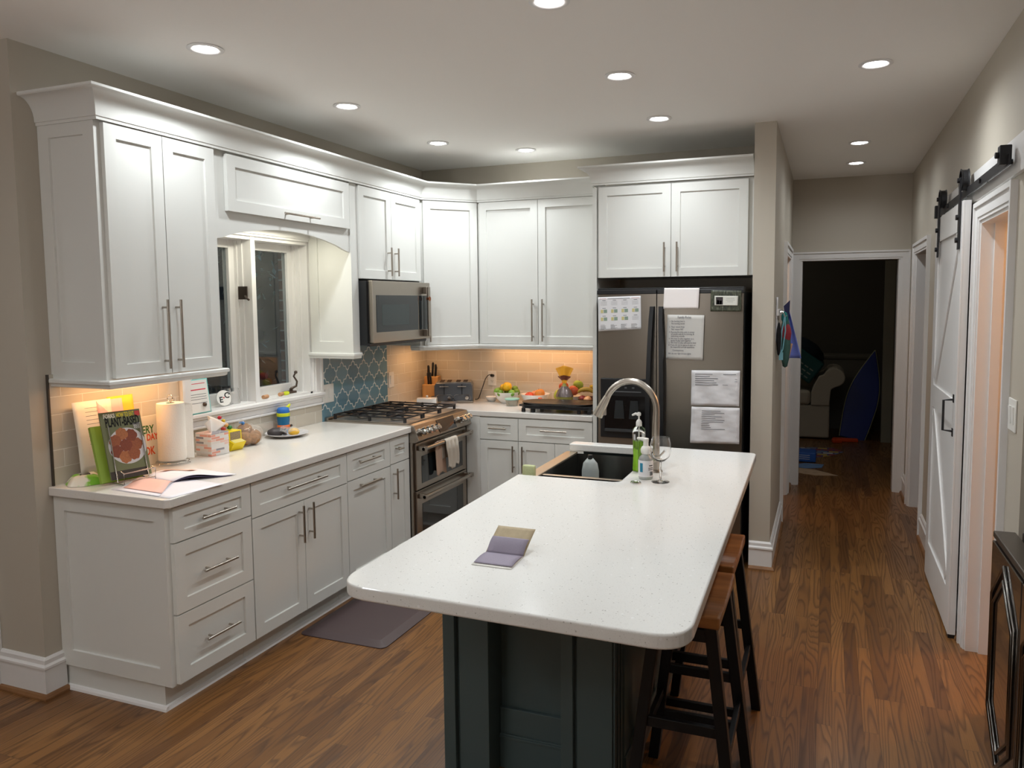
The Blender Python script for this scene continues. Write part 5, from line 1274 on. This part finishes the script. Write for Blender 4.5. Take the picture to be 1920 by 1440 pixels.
obj('plastic_wrap', g, FILM, t, smooth=50)
obj('twist_tie', G().lathe([(.009, .124), (.013, .128), (.009, .132)], (-.02, -.025, 0), 12).ell((-.005, -.03, .126), .012, .008, .010, 10), mat('blue_tie', S(60, 120, 190), .4), t, smooth=50)
# plate with mango, knife and wrap, water bottle
t = thing('plate', 'round white plate holding a wrapped lemon piece and a black knife', 'plate', (.145, 3.345, ZC))
obj('dish', G().lathe([(0, 0), (.07, 0), (.115, .016), (.125, .020), (.124, .023), (.07, .006), (0, .005)], n=40), mat('grey_white_plate', S(214, 212, 214), .2), t, smooth=50)
single('lemon', G().ell((0, 0, 0), .036, .030, .022, 16), mat('cut_lemon', S(240, 190, 60), .4), 'cut yellow lemon on the left counter plate', 'lemon', loc=(.195, 3.345, ZC+.029), smooth=70)
g = G().ell((0, 0, 0), .045, .055, .026, 18, fn=lambda d: 1+.08*math.sin(8*d.x)*math.sin(7*d.y)); single('avocado', g, mat('avocado_skin', S(62, 56, 58), .5, bump=.8, bscale=90), 'dark half avocado at the left of the counter plate', 'avocado', loc=(.125, 3.275, ZC+.034), smooth=70)
single('knife', G().tube([(.10, 3.375, ZC+.030), (.085, 3.42, ZC+.034), (.065, 3.485, ZC+.038)], [.006, .009, .008], 10).prism([(.195, 3.25), (.215, 3.26), (.115, 3.38), (.10, 3.37)], ZC+.0255, ZC+.027), BLACK, 'black-handled knife resting across the plate rim', 'knife', smooth=40)
g = G(); g.grid(lambda u, v: (.075+.17*u, 3.255+.14*v, ZC+.040+.022*math.sin(PI*u)*math.sin(PI*v)+.005*math.sin(13*u+7*v)), 20, 20)
single('plastic_bag', g, FILM, 'crumpled clear plastic wrap over the food on the plate', 'bag', solid=.0004, smooth=70)
t = thing('water_bottle', 'child blue water bottle with yellow ring and orange band by the backsplash', 'bottle', (.065, 3.415, ZC))
BB1 = mat('bottle_teal', S(30, 105, 150), .35); 
obj('bottle_body', G().lathe([(0, 0), (.036, 0), (.037, .01), (.034, .06), (.037, .085), (.037, .105), (0, .105)]), BB1, t, smooth=50)
obj('orange_band', G().lathe([(.0352, .030), (.0375, .032), (.0368, .052), (.0348, .054)]), mat('band_orange', S(232, 116, 50), .45), t, smooth=50)
obj('yellow_ring', G().lathe([(.036, .105), (.0385, .107), (.0385, .124), (.036, .126)]), mat('ring_lime', S(206, 216, 40), .4), t, smooth=50)
ld = obj('lid', G().lathe([(.036, .126), (.037, .128), (.035, .150), (.028, .158), (0, .158)]), mat('lid_blue', S(44, 110, 190), .4), t, smooth=50)
obj('spout', G().tube([(.0, .025, .150), (.0, .048, .158), (.0, .062, .170)], [.008, .009, .006], 10), mat('ring_lime', S(206,216,40)), ld, smooth=50)
# things on the window sill and ledge
t, w_, h_ = lsheet('notice_card', 'teal-bordered card with red lines leaning at the window left of the jars', (.030, 2.715, 1.119), (.030, 2.885, 1.119), (.006, 2.690, 1.30), mat('teal_border', S(120, 190, 185), .6), 0, cat='card', curl=0)
obj('card_face', G().box(.006, w_-.006, .006, h_-.006, .0004, .001), mat('card_face', S(226, 226, 222), .6), t)
for v, hh, c in ((.86, .012, 'r'), (.68, .02, 'r'), (.55, .008, 'g'), (.48, .008, 'g'), (.41, .008, 'g'), (.30, .008, 'g')):
    obj('printed_line', G().box(w_*.12, w_*.88, h_*v, h_*(v+hh*1.6), .001, .0014), mat('red_line', S(206, 70, 84), .6) if c == 'r' else INK, t)
t = thing('name_plate', 'round white ceramic disc marked E and C with a red heart on the window sill', 'plaque'); t.matrix_world = frame((-.018, 3.025, 1.174), (.25, 1, 0), (-.25, 0.05, 1))
obj('disc', G().cyl((0, 0, 0), (0, 0, .004), .044, 36), WHITE, t, smooth=40)
text('letter', 'E', .045, INKD, t, T_(-.018, -.010, .0042), .001); text('letter', 'C', .045, INKD, t, T_(.020, .012, .0042), .001); text('letter', 'A', .018, INKD, t, T_(.036, .020, .0042), .0004)
obj('heart', G().prism([(0, -.004), (.005, .002), (.003, .006), (0, .004), (-.003, .006), (-.005, .002)], .004, .0046, 'z'), mat('heart_red', S(200, 40, 50), .5), t)
for k, (y, hh, lab, lid) in enumerate(((3.078, .095, 'small clear jar with a black lid right of the round plaque on the sill', 1), (3.145, .088, 'open clear glass jar farthest right beside the window mullion', 0))):
    t = thing('glass_jar', lab, 'jar', (-.045, y, WZ0+.013))
    obj('jar_body', G().lathe([(0, 0), (.024, 0), (.026, .004), (.026, hh*.75), (.021, hh*.86), (.021, hh), (.018, hh), (.018, hh*.86), (.023, hh*.74), (.023, .006), (0, .005)], n=24), GLASS, t, smooth=50)
    if lid: obj('jar_lid', G().lathe([(0, hh), (.023, hh), (.024, hh+.002), (.024, hh+.012), (0, hh+.014)], n=24), BLACK, t, smooth=40)
single('saucer', G().lathe([(0, .012), (.02, 0), (.024, .0), (.026, .012), (.022, .016), (0, .017)]), BLACK, 'small black cap on a clear jar behind the round plaque', 'lid', loc=(-.075, 2.965, WZ0+.10)) if 0 else None
CORK = mat('cork', S(198, 150, 110), .85, bump=.4, bscale=200)
for k, (y, r_) in enumerate(((3.375, .1), (3.515, .3))):
    o = single('wine_cork', G().cyl((0, -.022, 0), (0, .022, 0), .0115, 14), CORK, ('wine cork lying on the sill at the left of the right window', 'wine cork lying on the sill beside the yellow lid')[k], 'cork', loc=(-.030, y, WZ0+.0245), smooth=40); o.rotation_euler = (0, 0, r_)
single('bottle_cap', G().lathe([(0, .0), (.020, .0), (.022, .008), (.018, .014), (0, .014)]).xf(Matrix.Rotation(.3, 4, 'X')), mat('ring_lime', S(206,216,40)), 'flat yellow lid lying on the window sill', 'lid', loc=(-.04, 3.575, WZ0+.016), smooth=40)

# ---------------------------------------------------------------- hall and far room
t = thing('coat_hooks', 'bunch of lanyards and bags hanging from a hook strip on the hall wall', 'hooks', (XP1, 4.95, 0))
obj('hook_strip', G().box(0, .015, -.10, .22, 1.60, 1.64), TRIM, t)
for y in (-.05, .08, .18): obj('hook', G().tube([(.015, y, 1.625), (.045, y, 1.615), (.05, y, 1.59), (.062, y, 1.60)], .004, 8), CHROME, t, smooth=50)
lsheet('paper', 'white sheet taped on the hall wall above the hanging lanyards', (XP1+.003, 4.99, 1.42), (XP1+.003, 4.78, 1.42), (XP1+.003, 4.99, 1.72), PAPER, 6, curl=.001)
g = G(); g.tube([(XP1+.05, 4.895, 1.59), (XP1+.035, 4.88, 1.50), (XP1+.030, 4.87, 1.40), (XP1+.032, 4.88, 1.36)], .004, 6).tube([(XP1+.052, 4.90, 1.59), (XP1+.056, 4.90, 1.50), (XP1+.042, 4.885, 1.38), (XP1+.035, 4.88, 1.36)], .004, 6).box(XP1+.020, XP1+.045, 4.875, 4.885, 1.31, 1.36)
single('lanyard', g, mat('lanyard_blue', S(130, 190, 205), .6), 'pale blue lanyard with a tag hanging on the hall wall', 'lanyard')
single('bag', G().ell((XP1+.020, 4.82, 1.45), .016, .03, .11, 14), mat('black_cloth', S(22, 22, 26), .9), 'black cloth bag hanging nearest on the hall wall', 'bag', smooth=70)
g = G().ell((XP1+.052, 5.01, 1.42), .034, .045, .18, 14, fn=lambda d: 1+.05*math.sin(14*d.z)); o = single('bag', g, mat('green_cloth', S(60, 96, 90), .8, var=.3, bscale=20), 'grey-green cloth bag with a red patch hanging in the hall', 'bag', smooth=70)
obj('red_patch', G().ell((XP1+.056, 4.992, 1.48), .034, .03, .07, 12), mat('red_cloth', S(150, 50, 60), .8), o, smooth=70); obj('strap', G().ell((XP1+.045, 4.99, 1.585), .022, .02, .04, 10), mat('teal_cloth', S(40, 130, 130), .8), o, smooth=60)
g = G(); g.grid(lambda u, v: (XP1+.058+(.010+.085*v)*u, 5.06+.02*math.sin(u*3), 1.635-.325*v+.04*u*v*0), 8, 12)
o = single('pennant', g, mat('pennant_blue', S(112, 128, 210), .7), 'blue triangular pennant sticking out from the hall wall', 'pennant', solid=.003, smooth=80)
obj('folded_tip', G().prism([(XP1+.035, 1.66), (XP1+.075, 1.70), (XP1+.070, 1.50), (XP1+.062, 1.45)], 5.045, 5.05, 'y'), mat('pennant_dark', S(48, 50, 92), .7), o)
lsheet('paper', 'peach paper hanging below the bags on the hall wall', (XP1+.030, 5.08, 1.31), (XP1+.075, 5.06, 1.30), (XP1+.035, 5.08, 1.42), mat('peach_paper', S(222, 170, 140), .8), 0, curl=.002)

def fmat(y0, pts, m, label, name='play_mat', z=.004):
    return single(name, G().prism(pts, .0005, z, 'z'), m, label, 'mat')
VM = bricks_mat('mat_print', .12, .09, [S(150, 60, 60), S(200, 170, 80), S(120, 140, 170), S(200, 200, 200)], S(90, 80, 120), .01, ax=(0, 1))
fmat(0, [(2.80, 8.55), (2.88, 8.86), (3.24, 8.94), (3.34, 8.72), (3.22, 8.46), (3.02, 8.30), (2.84, 8.25)], VM, 'colourful map-like play mat on the dark room floor, farthest of the three')
t = thing('toy_box', 'blue toy box on the play mats just inside the dark room', 'box', (2.80, 8.02, .005)); obj('box', G().box(0, .26, 0, .24, 0, .10), mat('toy_blue', S(40, 90, 170), .5), t, bevel=.01); obj('grille', G().box(.05, .2, -.002, 0, .03, .035).box(.05, .2, -.002, 0, .05, .055).box(.05, .2, -.002, 0, .07, .075), PAPER, t)
fmat(0, [(2.80, 7.80), (2.95, 7.98), (3.14, 7.96), (3.12, 7.80), (2.96, 7.72)], mat('mat_blue', S(110, 140, 180), .7, var=.4, bscale=14), 'small blue-white puzzle mat under the toy box')
fmat(0, [(2.86, 7.50), (2.86, 7.72), (3.05, 7.69), (3.27, 7.47), (3.06, 7.42)], mat('mat_cream', S(190, 160, 130), .7, var=.4, bscale=14), 'pale beige and red mat nearest the dark doorway')
# sofa at the far wall
SF = mat('sofa_linen', S(196, 188, 170), .9, bump=.3, bscale=200)
t = thing('sofa', 'cream slipcovered sofa with a rolled arm in the dark room', 'sofa', (0, 0, 0))
obj('base', G().box(1.9, 3.19, 9.47, 10.25, .02, .42), SF, t, bevel=.02)
obj('seat_cushion', G().box(2.1, 2.97, 9.45, 10.05, .42, .60), SF, t, bevel=.05, seg=4)
pr = [(2.975, .42), (2.975, .58), (3.00, .66), (3.06, .78)]
for k in range(0, 15): a = PI*.9-PI*1.35*k/14; pr.append((3.235+.125*math.cos(a), .765+.115*math.sin(a)))
pr += [(3.20, .62), (3.185, .42)]
obj('arm', G().prism(pr, 9.455, 10.2, 'y'), SF, t, bevel=.012)
obj('back_rest', G().box(1.9, 3.0, 10.05, 10.3, .42, .92), SF, t, bevel=.05, seg=4)
t = thing('laundry_basket', 'teal plastic laundry basket with dark cloth in it, tilted on the sofa', 'basket', (2.84, 9.66, .905)); t.rotation_euler = (0, .62, 0)
TL_ = mat('basket_teal', S(24, 84, 84), .5)
g = G().box(-.30, .22, -.2, .2, -.12, .18); obj('basket_body', g, TL_, t, bevel=.02)
for r_ in range(3):
    g = G()
    for k in range(6): g.box(-.24+k*.07, -.19+k*.07, -.203, -.2, -.08+r_*.055, -.065+r_*.055)
    obj('slots', g, mat('slot_light', S(150, 160, 150), .6), t)
obj('cloth', G().ell((-.05, 0, .19), .24, .18, .12, 14, fn=lambda d: 1+.1*math.sin(7*d.x)*math.sin(6*d.y)), mat('dark_cloth', S(24, 36, 44), .9), t, smooth=60)
# bodyboard leaning on the far wall, orange fins
def bd(z):
    u = z/1.16; return .145+.085*math.sin(PI*min(1, u*1.1+.10))**.7*(1 if u < .6 else max(0.0, 1-((u-.6)/.4)**2.2)) if u < .999 else 0.01
pr = []
for k in range(25): u = k/24; pr.append((.142*(1+.26*math.sin(PI*min(1, u*1.1)))*(1-max(0, (u-.35)/.65)**2.3), 1.12*u))
out = pr+[(-x, z) for x, z in reversed(pr)]
t = thing('bodyboard', 'dark blue bodyboard with a pale rim leaning upright in the dark room', 'bodyboard', (3.45, 9.56, .012)); t.rotation_euler = (-.16, .225, 0)
obj('deck', G().prism(out, -.0, .05, 'y'), mat('board_blue', S(14, 44, 130), .3), t, bevel=.01)
g = G().tube([(x*1.01, .01, z) for x, z in out], .006, 8); obj('rim', g, mat('rim_cream', S(180, 180, 140), .5), t, smooth=50)
t = thing('swim_fins', 'orange swim fins lying at the foot of the bodyboard', 'fins', (3.36, 9.42, .0))
obj('fin', G().prism([(-.14, -.06), (.16, .0), (.15, .06), (-.12, .05)], 0, .04, 'z'), mat('fin_orange', S(240, 84, 30), .4), t, bevel=.01)
obj('fin', G().prism([(-.12, -.16), (-.02, -.12), (-.06, -.04), (-.14, -.08)], .0, .045, 'z'), mat('fin_orange', S(240,84,30)), t, bevel=.01)
